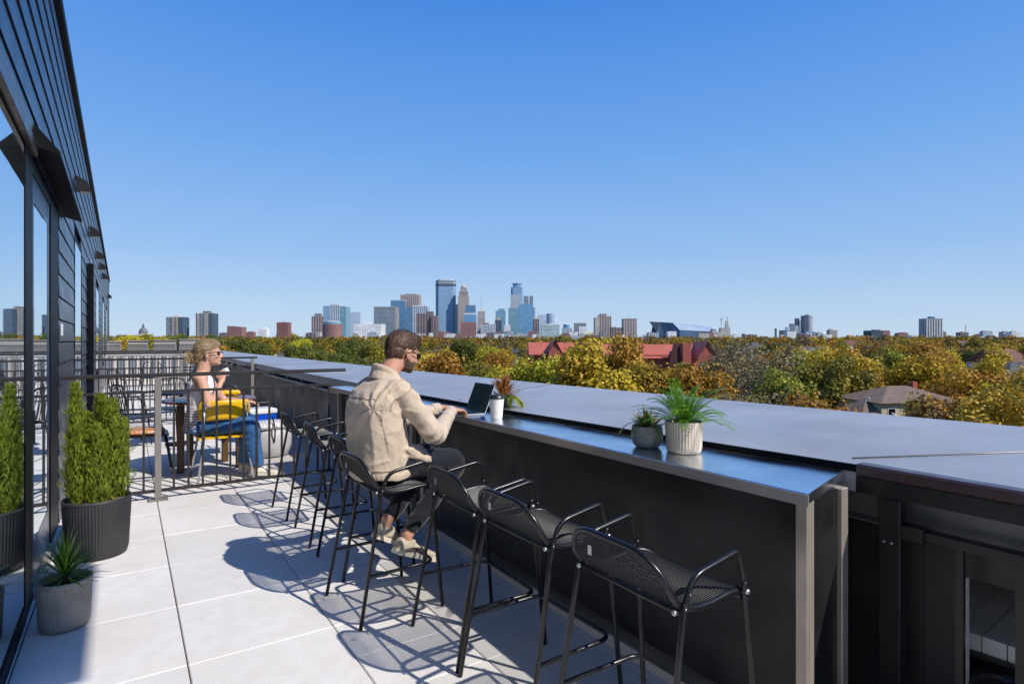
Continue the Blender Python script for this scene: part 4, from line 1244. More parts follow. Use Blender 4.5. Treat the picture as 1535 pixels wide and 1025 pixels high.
L.new(mixc(nt, mathn(nt, 'MULTIPLY', st_, low), (.72, .68, .70), (.20, .15, .17)), bb.inputs['Base Color']); bb.inputs['Roughness'].default_value = .85
bump(nt, bb, noisen(nt, 30, 4, .6, mapping(nt, co, (1, 1, .4))), .6, .01)
remeshed('top', tp, m_, wom, .006, 2, .5, [folds(.006, 26, 26, 5), folds(.003, 12, 12, 40)])
jn = MB()
jn.loft([((-.01,0,.50),(.13,0,0),(0,.172,0)), ((0,0,.45),(.135,0,0),(0,.175,0))], 20)
for s_, K_, A_ in legs:
    jn.tube(spline([V((.0, s_*.09, .495)), V((.2, s_*.10, .51)), K_, K_.lerp(A_, .5), A_+V((0, 0, .015))], 5), [.090-.001*i if i < 10 else .080-.0016*(i-10) for i in range(21)], 16)
remeshed('jeans', jn, fabric('blue_jeans', (.035, .13, .33), .6, 300, .85, 12), wom, .007, 2, .5, folds(.006, 14, 14, 18, 0, 1))
for s_, K_, A_ in legs:
    shoe('shoe', A_+V((0, 0, -.005)), (.98, 0, -.05), (0, 0, 1), wom, (M['sole'], M['sole'], M['lace']), .95)
wc = empty('drinking_cup', (0, 0, 0), 0, 'small white cup in the seated woman\'s raised hand', 'cup')
wp = V((.73, 7.86, 0)) + Matrix.Rotation(R(-12), 3, 'Z') @ (V((.225, -.045, 1.0))*1.27)
wc.scale = (.9, .9, .9)
wc.location = wp
mb = MB(); mb.lathe([(.028, -.05), (.034, -.045), (.042, .045), (.042, .05), (.036, .05), (.0005, .03)], 24); mb.build('cup', pm('whitecup', (.75, .72, .70), .5), wc)
wc.rotation_euler = (R(5), R(-28), 0)

# ------------------------------------------------------------------ furniture on the far deck
M['yellow'] = pm('yellow_plastic', (.72, .42, .006), .38, 0, .08, 6); M['chrome'] = pm('chrome', (.6, .6, .62), .2, 1.0, .05, 10)
def shellchair(loc, rz, label, mats, sc=1.15, group=None):
    c = empty('chair', loc, rz, label, 'chair', group); c.scale = (sc, sc, sc)
    col, leg = mats
    # back: curved plastic shell (faces +y)
    m_ = MB(); n = 16
    fr = []
    for j in range(7):
        z_ = .62+.20*j/6
        row = []
        for i in range(n+1):
            u = -1+2*i/n; hw = .245*(1-.10*(abs(2*(j/6)-1)**3))
            row.append(V((u*hw, -.215+.075*u*u-.02*(j/6), z_+.012*(1-u*u))))
        fr.append(row)
    vs = [p for r_ in fr for p in r_]+[p+V((0, -.008, 0)) for r_ in fr for p in r_]
    K = (n+1)*7
    fs = []
    for j in range(6):
        for i in range(n):
            a = j*(n+1)+i; fs.append((a, a+1, a+n+2, a+n+1)); fs.append((K+a, K+a+n+1, K+a+n+2, K+a+1))
    for i in range(n): fs.append((i, K+i, K+i+1, i+1)); a = 6*(n+1)+i; fs.append((a, a+1, K+a+1, K+a))
    for j in range(6):
        a = j*(n+1); fs.append((a, a+n+1, K+a+n+1, K+a)); a += n; fs.append((a, K+a, K+a+n+1, a+n+1))
    m_.add(vs, fs, 0, True); m_.build('backrest', col, c)
    m_ = MB()
    pl_ = rounded([(-.24,-.2,0),(-.24,.22,0),(.24,.22,0),(.24,-.2,0),(-.24,-.2,0)], .07, 5)[:-1]
    m_.hull([p+V((0, 0, .445-.012*(1-(p.x/.24)**2))) for p in pl_], [p+V((0, 0, .462-.012*(1-(p.x/.24)**2))) for p in pl_]); m_.build('seat', col, c)
    for s_ in (-1, 1):
        m_ = MB(); m_.tube(rounded([(s_*.26,-.25,.005),(s_*.20,-.20,.43),(s_*.20,-.235,.80)], .05), .011, 8); m_.build('leg', leg, c)
        m_ = MB(); m_.tube([(s_*.25,.25,.005),(s_*.19,.17,.44)], .011, 8); m_.build('leg', leg, c)
    m_ = MB(); m_.tube([(-.19,-.1,.436),(.19,-.1,.436)], .009, 8); m_.tube([(-.19,.12,.436),(.19,.12,.436)], .009, 8); m_.build('frame', leg, c)
    return c
shellchair((.95, 7.80, 0), R(4), 'yellow shell chair with chrome legs under the seated woman', (M['yellow'], M['chrome']))
def wirechair(loc, rz, label, sc=1.12):
    c = empty('chair', loc, rz, label, 'chair'); c.scale = (sc, sc, sc)
    m_ = MB()
    bk = rounded([(-.21,-.20,.46),(-.22,-.26,.88),(.22,-.26,.88),(.21,-.20,.46)], .14, 6); m_.tube(bk, .011, 8)
    for t in (-.6, -.2, .2, .6): m_.tube([(t*.22,-.20,.46),(t*.20,-.262,.87-.05*abs(t))], .006, 6)
    m_.build('backrest', M['blackmetal'], c)
    m_ = MB(); pl_ = rounded([(-.22,-.2,0),(-.22,.22,0),(.22,.22,0),(.22,-.2,0),(-.22,-.2,0)], .06, 5)[:-1]
    m_.hull([p+V((0,0,.43)) for p in pl_], [p+V((0,0,.45)) for p in pl_]); m_.build('seat', M['blackmetal'], c)
    for s_ in (-1, 1):
        m_ = MB(); m_.tube([(s_*.24,-.26,.004),(s_*.20,-.19,.435)], .010, 8); m_.build('leg', M['blackmetal'], c)
        m_ = MB(); m_.tube([(s_*.24,.26,.004),(s_*.20,.19,.435)], .010, 8); m_.build('leg', M['blackmetal'], c)
        m_ = MB(); m_.tube(rounded([(s_*.22,-.245,.70),(s_*.26,.12,.68),(s_*.235,.16,.44)], .06), .010, 8); m_.build('armrest', M['blackmetal'], c)
    return c
wirechair((.19, 8.55, 0), R(-90), 'black metal armchair with a colourful cushion left of the wooden table')
m_, nt, N, L, bb = newmat('floral')
vo = N.new('ShaderNodeTexVoronoi'); vo.inputs['Scale'].default_value = 24; L.new(texco(nt), vo.inputs['Vector'])
L.new(ramp(nt, noisen(nt, 26, 2, .5, texco(nt)), [(.3, (.03, .12, .03)), (.42, (.55, .30, .02)), (.52, (.6, .08, .02)), (.62, (.5, .5, .45)), (.75, (.55, .2, .02))]), bb.inputs['Base Color'])
def cushion(loc, rz, sx, sy, h, mat, label):
    m2 = MB(); m2.loft([((0,0,0),(sx*.85,0,0),(0,sy*.85,0)), ((0,0,h*.25),(sx,0,0),(0,sy,0)), ((0,0,h*.7),(sx,0,0),(0,sy,0)), ((0,0,h),(sx*.8,0,0),(0,sy*.8,0))], 40, power=4)
    o = m2.build('cushion', mat, None); o.location = loc; o.rotation_euler = (0, 0, rz); tag(o, label, 'cushion'); return o
wirechair((.15, 10.6, 0), R(-70), 'black metal chair by the second railing near the building wall')
wirechair((.55, 11.6, 0), R(160), 'black metal chair beyond the small dark table on the far deck')
wirechair((.95, 15.2, 0), R(20), 'black metal chair behind the second railing, nearer the parapet')
wirechair((.0, 15.8, 0), R(-60), 'black metal chair behind the second railing, nearer the wall')
wirechair((.6, 21.3, 0), R(10), 'dark metal chair near the third railing at the far end')
tb2 = empty('side_table', (.72, 10.7, 0), 0, 'small dark round table between black chairs on the far deck', 'table')
mb = MB(); mb.lathe([(.0005,.80),(.34,.80),(.35,.82),(.34,.83),(.0005,.831)], 40, cap=False); mb.build('tabletop', M['blackmetal'], tb2)
mb = MB(); mb.lathe([(.22,.002),(.22,.02),(.035,.04),(.03,.799)], 24); mb.build('leg', M['blackmetal'], tb2)
cushion((.19, 8.55, .506), 0, .21, .21, .06, m_, 'orange green and red floral cushion on the black armchair')
wirechair((1.15, 9.35, 0), R(175), 'black metal chair on the far side of the wooden table')
tb = empty('round_table', (.90, 8.50, 0), 0, 'round reddish wooden table beside the seated woman', 'table')
M['wood'] = pm('red_wood', (.16, .055, .03), .28, 0, .35, 5, aniso=(1, 9, 1), rvar=.08, spec=.6); M['wooddark'] = pm('dark_wood', (.09, .045, .018), .5, 0, .4, 6, aniso=(8, 8, 1))
mb = MB(); mb.lathe([(.0005,.868),(.53,.868),(.548,.872),(.555,.885),(.548,.898),(.53,.902),(.0005,.903)], 64, cap=False); mb.build('tabletop', M['wood'], tb)
for (x, y) in ((-.34, -.14), (.33, -.12), (-.2, .34), (.22, .34)):
    mb = MB(); mb.bbox(x-.04, y-.04, .002, x+.04, y+.04, .867, .006); mb.build('leg', M['wooddark'], tb)
mb = MB()
for k, (x, y, r_) in enumerate(((0, 0, .07), (.08, .02, .06), (-.07, -.01, .055), (.14, 0, .04))): mb.ball((x, y, .035), (r_, r_*.8, .04), 14, 8)
yb = remeshed('folded_cloth', mb, M['yellow'], None, .008, 2, .5, folds(.01, 30, 30, 30)); yb.location = (1.12, 8.75, .904); tag(yb, 'yellow crumpled cloth bag on the wooden table', 'cloth')
cb = empty('cool_box', (1.78, 10.4, 0), R(8), 'blue cool box with white lid and black handle by the grey wall', 'cool box')
mb = MB(); mb.hull([(-.22,-.16,.002),(.22,-.16,.002),(.22,.16,.002),(-.22,.16,.002)], [(-.27,-.2,.44),(.27,-.2,.44),(.27,.2,.44),(-.27,.2,.44)]); mb.build('box', pm('cooler_blue', (.006, .07, .55), .35), cb)
mb = MB(); mb.bbox(-.28, -.21, .442, .28, .21, .53, .02); mb.build('lid', pm('cooler_white', (.7, .7, .7), .5), cb)
mb = MB(); mb.tube(rounded([(-.285,0,.40),(-.285,0,.62),(.285,0,.62),(.285,0,.40)], .08), .014, 8); mb.build('handle', M['blackmetal'], cb)
tu = empty('lounge_pouf', (1.72, 8.95, 0), 0, 'pale grey round tub seat near the grey wall', 'seat')
mb = MB(); mb.lathe([(.24,.002),(.30,.03),(.34,.16),(.345,.28),(.32,.40),(.28,.415),(.0005,.415)], 40); mb.build('seat', pm('tub_white', (.46, .45, .45), .55), tu)
mb = MB(); mb.tube(rounded([(.0,-.36,.25),(.0,-.42,.45),(.0,-.2,.60)], .08), .012, 8); mb.tube([(-.2,-.2,.415),(-.2,-.2,.5)], .012, 8); mb.build('handle', M['blackmetal'], tu)
tu.scale = (.85, .85, .95)
m_, nt, N, L, bb = newmat('speckled')
L.new(ramp(nt, noisen(nt, 34, 3, .6, texco(nt)), [(.36, (.12, .10, .11)), (.44, (.68, .66, .64)), (.62, (.7, .68, .66)), (.66, (.65, .18, .10))]), bb.inputs['Base Color'])
cushion((1.72, 8.95, .396), R(10), .26, .26, .09, m_, 'white cushion with dark and red speckles on the pale grey tub seat')

# roofs and plant room at the end of the deck
pw = empty('penthouse_wall', (.9, 27.5, 0), 0, 'low white penthouse wall with tall narrow windows at the end of the decks', 'wall')
mb = MB(); mb.box(-1.7, 0, 0, 1.75, .3, 1.16); mb.build('wall', pm('white_render', (.46, .44, .43), .8), pw)
mb = MB(); mb.box(-1.75, -.06, 1.161, 1.8, .36, 1.22); mb.build('coping', M['wallgrey'], pw)
for k in range(9):
    mb = MB(); mb.box(-1.55+k*.36, -.006, .25, -1.36+k*.36, -.001, 1.0); mb.build('window', pm('w%d' % k, (.16, .19, .24), .2) if k == 0 else bpy.data.materials['w0'], pw)
M['unit'] = pm('unit_grey', (.27, .25, .235), .85, 0, .35, 9, aniso=(1, 1, 8), bscale=12, bstr=.5)
for k, (x, wd, hh) in enumerate(((-.62, .95, .36), (.55, .95, .40), (1.75, 1.1, .42), (2.95, 1.15, .46))):
    lb = ['leftmost', 'second from left', 'third from left', 'rightmost'][k]
    u = empty('rooftop_unit', (x*.82-.05, 29.5, 1.2), 0, '%s of the four pale grey rooftop units above the white wall' % lb, 'rooftop unit', 'grey rooftop units')
    mb = MB(); mb.hull([(-wd/2*.82,0,-.15),(wd/2*.82,0,-.15),(wd/2*.82,.9,-.15),(-wd/2*.82,.9,-.15)], [(-wd/2*.76,.04,hh),(wd/2*.76,.04,hh),(wd/2*.76,.86,hh),(-wd/2*.76,.86,hh)]); mb.build('casing', M['unit'], u)
    mb = MB(); mb.bbox(-wd/2*.8, -.01, hh+.001, wd/2*.8, .9, hh+.05, .01)
    for j in range(4): mb.box(-wd/2*.74, -.012, .02+j*.08, wd/2*.74, .05, .055+j*.08)
    mb.build('louvre', M['capseam'], u)
for k in range(7):
    pass
# ------------------------------------------------------------------ terrain
def gz(x, y):
    r = math.hypot(x, y)
    t = min(1, max(0, (r-110)/1500.0))
    h = -18.5 + 15*(t**.62)
    a = math.atan2(x, y)
    hill = math.exp(-((a-R(2))/R(8))**2)*math.exp(-((r-330)/150)**2)*7
    return h+hill
def build_ground():
    rings = [0, 30, 60, 90, 130, 180, 250, 340, 450, 600, 800, 1100, 1500, 2200, 3500, 6000, 12000, 26000]
    n = 96; vs = [(0, 0, gz(0, 0))]; fs = []
    for r in rings[1:]:
        for k in range(n):
            a = 2*pi*k/n; x, y = r*math.sin(a), r*math.cos(a); vs.append((x, y, gz(x, y)))
    for k in range(n): fs.append((0, 1+(k+1) % n, 1+k))
    for j in range(len(rings)-2):
        for k in range(n):
            a = 1+j*n+k; b_ = 1+j*n+(k+1) % n; fs.append((a, b_, b_+n, a+n))
    me = bpy.data.meshes.new('ground'); me.from_pydata(vs, [], fs)
    m, nt, N, L, b = newmat('ground')
    co = texco(nt)
    c = ramp(nt, noisen(nt, .03, 6, .6, co), [(.3, (.045, .055, .02)), (.5, (.09, .07, .03)), (.62, (.12, .11, .09)), (.75, (.05, .06, .02))])
    L.new(c, b.inputs['Base Color']); b.inputs['Roughness'].default_value = .95
    o = meshobj('ground', me, m, None, True); tag(o, kind='structure')
build_ground()
# streets between the trees
M['asphalt'] = pm('asphalt', (.06, .06, .062), .9, 0, .2, .3)
def road(name, pts, w_):
    m_ = MB(); P_ = [V((x, y, gz(x, y)+.25)) for x, y in pts]
    for a, b_ in zip(P_[:-1], P_[1:]):
        n = V((-(b_-a).y, (b_-a).x, 0)).normalized()*w_/2
        m_.add([a-n, b_-n, b_+n, a+n], [(0, 1, 2, 3)])
    o = m_.build(name, M['asphalt'], None, False); tag(o, kind='structure')
def pline(px0, d0, px1, d1, n=10):
    a = bearing(px0, d0); b_ = bearing(px1, d1); return [tuple(a.lerp(b_, i/n)[:2]) for i in range(n+1)]
road('road', pline(1150, 62, 1700, 95), 8); road('road', pline(1120, 60, 1180, 260), 8)

# ------------------------------------------------------------------ skyline
F_ = {}
def fc(key, *a, **k):
    if key not in F_: F_[key] = facade('facade_'+key, *a, **k)
    return F_[key]
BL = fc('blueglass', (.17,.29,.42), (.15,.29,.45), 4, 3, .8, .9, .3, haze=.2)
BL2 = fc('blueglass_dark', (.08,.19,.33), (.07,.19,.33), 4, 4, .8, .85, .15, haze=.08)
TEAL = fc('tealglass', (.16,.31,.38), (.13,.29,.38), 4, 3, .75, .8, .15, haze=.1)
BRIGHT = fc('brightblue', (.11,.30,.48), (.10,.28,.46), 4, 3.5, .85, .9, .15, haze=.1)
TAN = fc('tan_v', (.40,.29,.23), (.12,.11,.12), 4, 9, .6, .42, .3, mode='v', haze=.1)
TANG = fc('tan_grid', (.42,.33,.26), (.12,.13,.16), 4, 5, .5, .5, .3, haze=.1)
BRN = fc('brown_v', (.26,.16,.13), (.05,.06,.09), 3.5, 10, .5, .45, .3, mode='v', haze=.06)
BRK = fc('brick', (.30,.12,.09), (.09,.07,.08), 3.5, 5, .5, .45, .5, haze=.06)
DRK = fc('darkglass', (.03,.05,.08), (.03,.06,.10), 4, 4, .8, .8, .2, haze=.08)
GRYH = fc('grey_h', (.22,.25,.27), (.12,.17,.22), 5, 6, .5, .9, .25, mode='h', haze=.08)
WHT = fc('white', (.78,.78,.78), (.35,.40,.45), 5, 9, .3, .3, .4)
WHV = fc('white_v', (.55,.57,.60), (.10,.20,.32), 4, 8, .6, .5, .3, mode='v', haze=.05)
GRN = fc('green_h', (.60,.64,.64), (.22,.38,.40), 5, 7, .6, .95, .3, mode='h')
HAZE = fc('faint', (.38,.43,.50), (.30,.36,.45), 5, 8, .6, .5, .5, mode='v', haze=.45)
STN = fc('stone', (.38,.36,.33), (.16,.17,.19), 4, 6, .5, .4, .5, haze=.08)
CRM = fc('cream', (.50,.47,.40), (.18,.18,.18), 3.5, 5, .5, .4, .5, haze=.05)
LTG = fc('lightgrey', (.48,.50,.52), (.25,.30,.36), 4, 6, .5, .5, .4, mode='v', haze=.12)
ROOFW = pm('roof_white', (.6, .6, .6), .8, 0, .1, .1); ROOFG = pm('roof_grey', (.14, .15, .17), .7, 0, .2, .1)
ROOFB = pm('roof_brown', (.16, .10, .08), .8, 0, .2, .1); CRANE = pm('mast', (.35, .3, .27), .6)
def sky_b(name, label, px0, px1, yt, d, parts, rot=0, cat='building', depth=.7, group=None):
    g = gz(*bearing((px0+px1)/2, d)[:2])
    W = (px1-px0)/880.0*d; top = height(yt, d); Hh = top-g
    if rot: W = W/(math.cos(R(abs(rot)))+depth*math.sin(R(abs(rot))))
    D = W*depth
    o = empty(name, bearing((px0+px1)/2, d, g), -YAW+R(rot), label, cat, group)
    for p in parts:
        nm, kind, x0, x1, y0, y1, z0, z1, mat = p[:9]
        ax0, ax1 = (x0-.5)*W, (x1-.5)*W; ay0, ay1 = (y0-.5)*D, (y1-.5)*D; az0, az1 = z0*Hh, z1*Hh
        m_ = MB(); cx, cy = (ax0+ax1)/2, (ay0+ay1)/2; rx, ry = (ax1-ax0)/2, (ay1-ay0)/2
        if kind == 'box': m_.box(ax0, ay0, az0, ax1, ay1, az1)
        elif kind == 'cyl': m_.hull([(cx+rx*math.cos(a), cy+ry*math.sin(a), az0) for a in [2*pi*i/20 for i in range(20)]], [(cx+rx*math.cos(a), cy+ry*math.sin(a), az1) for a in [2*pi*i/20 for i in range(20)]])
        elif kind == 'oct':
            c_ = .28; pl_ = [(-1+c_,-1),(1-c_,-1),(1,-1+c_),(1,1-c_),(1-c_,1),(-1+c_,1),(-1,1-c_),(-1,-1+c_)]
            m_.hull([(cx+rx*a, cy+ry*b_, az0) for a, b_ in pl_], [(cx+rx*a, cy+ry*b_, az1) for a, b_ in pl_])
        elif kind == 'taper':
            q = p[9]; m_.hull([(ax0,ay0,az0),(ax1,ay0,az0),(ax1,ay1,az0),(ax0,ay1,az0)], [(cx-rx*q,cy-ry*q,az1),(cx+rx*q,cy-ry*q,az1),(cx+rx*q,cy+ry*q,az1),(cx-rx*q,cy+ry*q,az1)])
        elif kind == 'dome':
            m_.lathe([(1*math.cos(t)*1.0, math.sin(t)) for t in [pi/2*i/8 for i in range(9)]], 20)
            m_.v = [(cx+x*rx, cy+y*ry, az0+z*(az1-az0)) for x, y, z in m_.v]
        elif kind == 'flare':
            q = p[9]; n = 20
            m_.hull([(cx+rx*math.cos(a)*q, cy+ry*math.sin(a)*q, az0) for a in [2*pi*i/n for i in range(n)]], [(cx+rx*math.cos(a), cy+ry*math.sin(a), az1) for a in [2*pi*i/n for i in range(n)]])
        elif kind == 'slant':
            q = p[9]; m_.hull([(ax0,ay0,az0),(ax1,ay0,az0),(ax1,ay1,az0),(ax0,ay1,az0)], [(ax0,ay0,az1*q),(ax1,ay0,az1),(ax1,ay1,az1),(ax0,ay1,az1*q)])
        m_.build(nm, mat, o)
    return o
T = 'tower'
def B(mat, z1=1.0, z0=0, x0=0, x1=1, y0=0, y1=1, nm='tower', k='box'): return (nm, k, x0, x1, y0, y1, z0, z1, mat)
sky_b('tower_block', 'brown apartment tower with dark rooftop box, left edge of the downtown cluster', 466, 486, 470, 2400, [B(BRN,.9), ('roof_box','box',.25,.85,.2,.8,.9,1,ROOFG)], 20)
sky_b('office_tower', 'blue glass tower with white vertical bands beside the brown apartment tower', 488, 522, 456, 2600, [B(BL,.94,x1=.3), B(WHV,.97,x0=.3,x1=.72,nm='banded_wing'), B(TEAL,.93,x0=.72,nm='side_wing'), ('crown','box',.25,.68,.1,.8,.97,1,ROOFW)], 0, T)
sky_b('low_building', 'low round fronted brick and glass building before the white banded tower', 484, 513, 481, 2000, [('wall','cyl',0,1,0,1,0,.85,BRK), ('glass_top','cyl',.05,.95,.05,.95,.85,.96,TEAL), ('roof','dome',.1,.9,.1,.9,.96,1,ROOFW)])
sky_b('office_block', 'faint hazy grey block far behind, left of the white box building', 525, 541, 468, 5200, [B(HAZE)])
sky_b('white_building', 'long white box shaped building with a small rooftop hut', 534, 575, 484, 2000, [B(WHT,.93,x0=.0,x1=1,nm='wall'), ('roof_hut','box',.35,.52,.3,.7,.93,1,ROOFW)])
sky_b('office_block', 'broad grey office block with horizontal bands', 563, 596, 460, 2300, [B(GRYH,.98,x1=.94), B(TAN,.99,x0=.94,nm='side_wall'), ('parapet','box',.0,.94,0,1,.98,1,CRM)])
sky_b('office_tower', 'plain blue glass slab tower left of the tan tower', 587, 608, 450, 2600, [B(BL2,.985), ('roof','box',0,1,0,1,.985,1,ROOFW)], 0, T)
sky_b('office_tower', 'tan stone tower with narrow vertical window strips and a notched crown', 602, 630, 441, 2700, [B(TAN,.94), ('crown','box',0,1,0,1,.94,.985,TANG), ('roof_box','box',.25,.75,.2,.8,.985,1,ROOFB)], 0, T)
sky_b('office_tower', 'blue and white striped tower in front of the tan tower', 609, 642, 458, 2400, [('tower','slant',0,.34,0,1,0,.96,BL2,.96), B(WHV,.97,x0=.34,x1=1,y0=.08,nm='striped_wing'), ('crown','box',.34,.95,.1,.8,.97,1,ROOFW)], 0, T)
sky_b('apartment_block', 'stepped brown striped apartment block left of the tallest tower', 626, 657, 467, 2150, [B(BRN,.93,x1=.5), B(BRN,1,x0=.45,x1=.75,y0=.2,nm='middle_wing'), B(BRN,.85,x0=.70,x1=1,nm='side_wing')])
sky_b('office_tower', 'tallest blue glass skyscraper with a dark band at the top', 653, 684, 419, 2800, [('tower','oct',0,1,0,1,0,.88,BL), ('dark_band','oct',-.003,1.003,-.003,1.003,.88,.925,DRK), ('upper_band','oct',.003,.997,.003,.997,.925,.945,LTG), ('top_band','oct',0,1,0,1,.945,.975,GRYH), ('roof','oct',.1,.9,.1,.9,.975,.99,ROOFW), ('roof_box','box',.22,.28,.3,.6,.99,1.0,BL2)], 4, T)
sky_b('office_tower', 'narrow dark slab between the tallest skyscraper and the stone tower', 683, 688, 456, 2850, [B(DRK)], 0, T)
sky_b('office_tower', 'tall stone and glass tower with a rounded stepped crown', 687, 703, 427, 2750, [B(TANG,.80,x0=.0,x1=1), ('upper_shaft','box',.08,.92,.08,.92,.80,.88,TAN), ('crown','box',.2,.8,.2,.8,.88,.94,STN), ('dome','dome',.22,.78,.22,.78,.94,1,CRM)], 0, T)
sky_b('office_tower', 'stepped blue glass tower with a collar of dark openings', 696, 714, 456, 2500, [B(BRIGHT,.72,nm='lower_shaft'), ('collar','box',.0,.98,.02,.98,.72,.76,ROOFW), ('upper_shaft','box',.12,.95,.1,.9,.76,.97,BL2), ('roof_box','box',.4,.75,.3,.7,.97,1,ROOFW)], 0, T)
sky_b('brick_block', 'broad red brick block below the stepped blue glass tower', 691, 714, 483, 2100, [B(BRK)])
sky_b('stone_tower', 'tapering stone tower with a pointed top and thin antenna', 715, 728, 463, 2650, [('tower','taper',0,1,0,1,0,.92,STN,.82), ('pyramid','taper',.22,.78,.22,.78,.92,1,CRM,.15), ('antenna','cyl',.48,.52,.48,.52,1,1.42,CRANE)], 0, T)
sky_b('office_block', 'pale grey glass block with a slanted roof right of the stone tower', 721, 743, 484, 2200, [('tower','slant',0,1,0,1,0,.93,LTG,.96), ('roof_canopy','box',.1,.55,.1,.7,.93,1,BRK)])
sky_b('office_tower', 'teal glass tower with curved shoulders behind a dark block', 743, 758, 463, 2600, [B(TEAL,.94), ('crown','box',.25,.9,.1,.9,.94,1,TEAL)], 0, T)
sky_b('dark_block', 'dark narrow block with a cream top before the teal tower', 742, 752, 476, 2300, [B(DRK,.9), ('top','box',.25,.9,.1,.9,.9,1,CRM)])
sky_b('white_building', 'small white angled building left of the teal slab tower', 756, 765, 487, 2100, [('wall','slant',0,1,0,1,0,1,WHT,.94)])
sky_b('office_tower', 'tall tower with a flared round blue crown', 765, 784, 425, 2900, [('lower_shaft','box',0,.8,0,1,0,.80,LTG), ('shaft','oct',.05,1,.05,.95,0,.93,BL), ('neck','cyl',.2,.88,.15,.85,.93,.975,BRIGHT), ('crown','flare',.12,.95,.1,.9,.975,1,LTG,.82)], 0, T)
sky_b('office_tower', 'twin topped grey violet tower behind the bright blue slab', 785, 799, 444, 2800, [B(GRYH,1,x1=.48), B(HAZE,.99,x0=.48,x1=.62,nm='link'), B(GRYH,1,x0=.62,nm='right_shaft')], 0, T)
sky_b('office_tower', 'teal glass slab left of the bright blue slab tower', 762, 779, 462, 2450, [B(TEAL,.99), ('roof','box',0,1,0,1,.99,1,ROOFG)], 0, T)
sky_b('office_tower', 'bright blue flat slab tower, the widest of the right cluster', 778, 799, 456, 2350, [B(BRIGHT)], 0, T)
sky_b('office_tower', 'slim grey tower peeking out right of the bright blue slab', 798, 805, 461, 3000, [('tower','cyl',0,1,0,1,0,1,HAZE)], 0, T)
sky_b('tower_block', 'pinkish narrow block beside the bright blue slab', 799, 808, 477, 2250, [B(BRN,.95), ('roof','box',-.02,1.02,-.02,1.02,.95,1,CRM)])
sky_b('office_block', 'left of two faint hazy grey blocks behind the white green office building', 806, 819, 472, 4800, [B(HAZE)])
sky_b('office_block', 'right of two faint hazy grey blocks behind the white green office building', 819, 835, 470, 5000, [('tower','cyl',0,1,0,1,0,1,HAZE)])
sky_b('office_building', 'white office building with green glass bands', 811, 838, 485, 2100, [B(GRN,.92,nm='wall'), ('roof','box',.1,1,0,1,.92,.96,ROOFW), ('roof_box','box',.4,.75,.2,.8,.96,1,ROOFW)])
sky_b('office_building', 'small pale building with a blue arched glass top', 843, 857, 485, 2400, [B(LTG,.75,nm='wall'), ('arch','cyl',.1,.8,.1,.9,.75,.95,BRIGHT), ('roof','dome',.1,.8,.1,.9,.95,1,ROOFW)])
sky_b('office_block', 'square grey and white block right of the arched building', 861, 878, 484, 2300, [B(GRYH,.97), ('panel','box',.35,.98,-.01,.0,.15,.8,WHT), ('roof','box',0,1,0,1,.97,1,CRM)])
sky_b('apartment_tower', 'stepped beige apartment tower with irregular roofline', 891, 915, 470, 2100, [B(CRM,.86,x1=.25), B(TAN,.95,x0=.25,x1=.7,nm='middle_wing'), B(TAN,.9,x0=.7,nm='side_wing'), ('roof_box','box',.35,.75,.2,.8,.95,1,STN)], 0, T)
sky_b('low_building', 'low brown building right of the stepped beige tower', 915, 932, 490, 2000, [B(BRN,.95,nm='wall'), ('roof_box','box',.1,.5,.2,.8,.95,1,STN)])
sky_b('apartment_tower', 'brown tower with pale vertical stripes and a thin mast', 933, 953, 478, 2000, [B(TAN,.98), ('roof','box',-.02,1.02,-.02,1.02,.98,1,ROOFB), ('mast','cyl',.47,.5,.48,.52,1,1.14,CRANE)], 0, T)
# stadium with its prow
def stadium():
    d = 2300; g = gz(*bearing(1020, d)[:2]); o = empty('stadium', bearing(1020, d, g), -YAW, 'angular glass and metal stadium with a sharp pointed prow', 'stadium')
    def q(px, py, dy=0): return V(((px-1020)/880*d, dy, height(py, d)-g))
    mt = pm('stadium_metal', (.20, .29, .42), .55, .0, .15, .02); ml = pm('stadium_light', (.42, .50, .58), .3, .2, .15, .02); md = pm('stadium_dark', (.09, .16, .27), .2, .2, .2, .03)
    m_ = MB(); A = [q(972,482,-10), q(1000,483,-60), q(1062,490,0), q(1062,490,120), q(985,483,120)]
    m_.add([q(972,482,-10), q(1001,484.5,-70), q(1062,490,-40), q(1058,497,-60), q(1010,495,-80), q(1062,488,120), q(990,481,120)],
           [(0,1,6),(1,2,5,6),(1,4,3,2)]); m_.build('roof', mt, o)
    m_ = MB(); m_.add([q(972,482,-10), q(986,484,-40), q(994,503,-30), q(985,510,-20), q(984,497,0)], [(0,1,2,3,4)]); m_.build('prow', ml, o)
    m_ = MB(); m_.add([q(986,484,-41), q(1001,484.5,-71), q(1010,495,-81), q(1013,512,-70), q(996,512,-40)], [(0,1,2,3,4)]); m_.build('glass_wall', BL2, o)
    m_ = MB(); m_.add([q(1010,495,-82), q(1058,497,-62), q(1058,512,-62), q(1010,512,-82)], [(0,1,2,3)]); m_.add([q(1058,497,-61), q(1062,490,-40), q(1066,512,-30), q(1058,512,-61)], [(0,1,2,3)]); m_.build('side_wall', md, o)
    m_ = MB(); m_.add([q(1062,490,-39), q(1062,488,120), q(1066,512,120), q(1066,512,-29)], [(0,1,2,3)]); m_.add([q(990,481,121), q(1062,488,121), q(1062,512,121), q(985,512,121)], [(0,1,2,3)]); m_.build('rear_wall', mt, o)
stadium()
sky_b('office_building', 'low pale rubble coloured building directly right of the stadium', 1065, 1082, 493, 2200, [B(CRM,.8,nm='wall'), ('roof_box','box',.1,.4,.1,.9,.8,1,STN)])
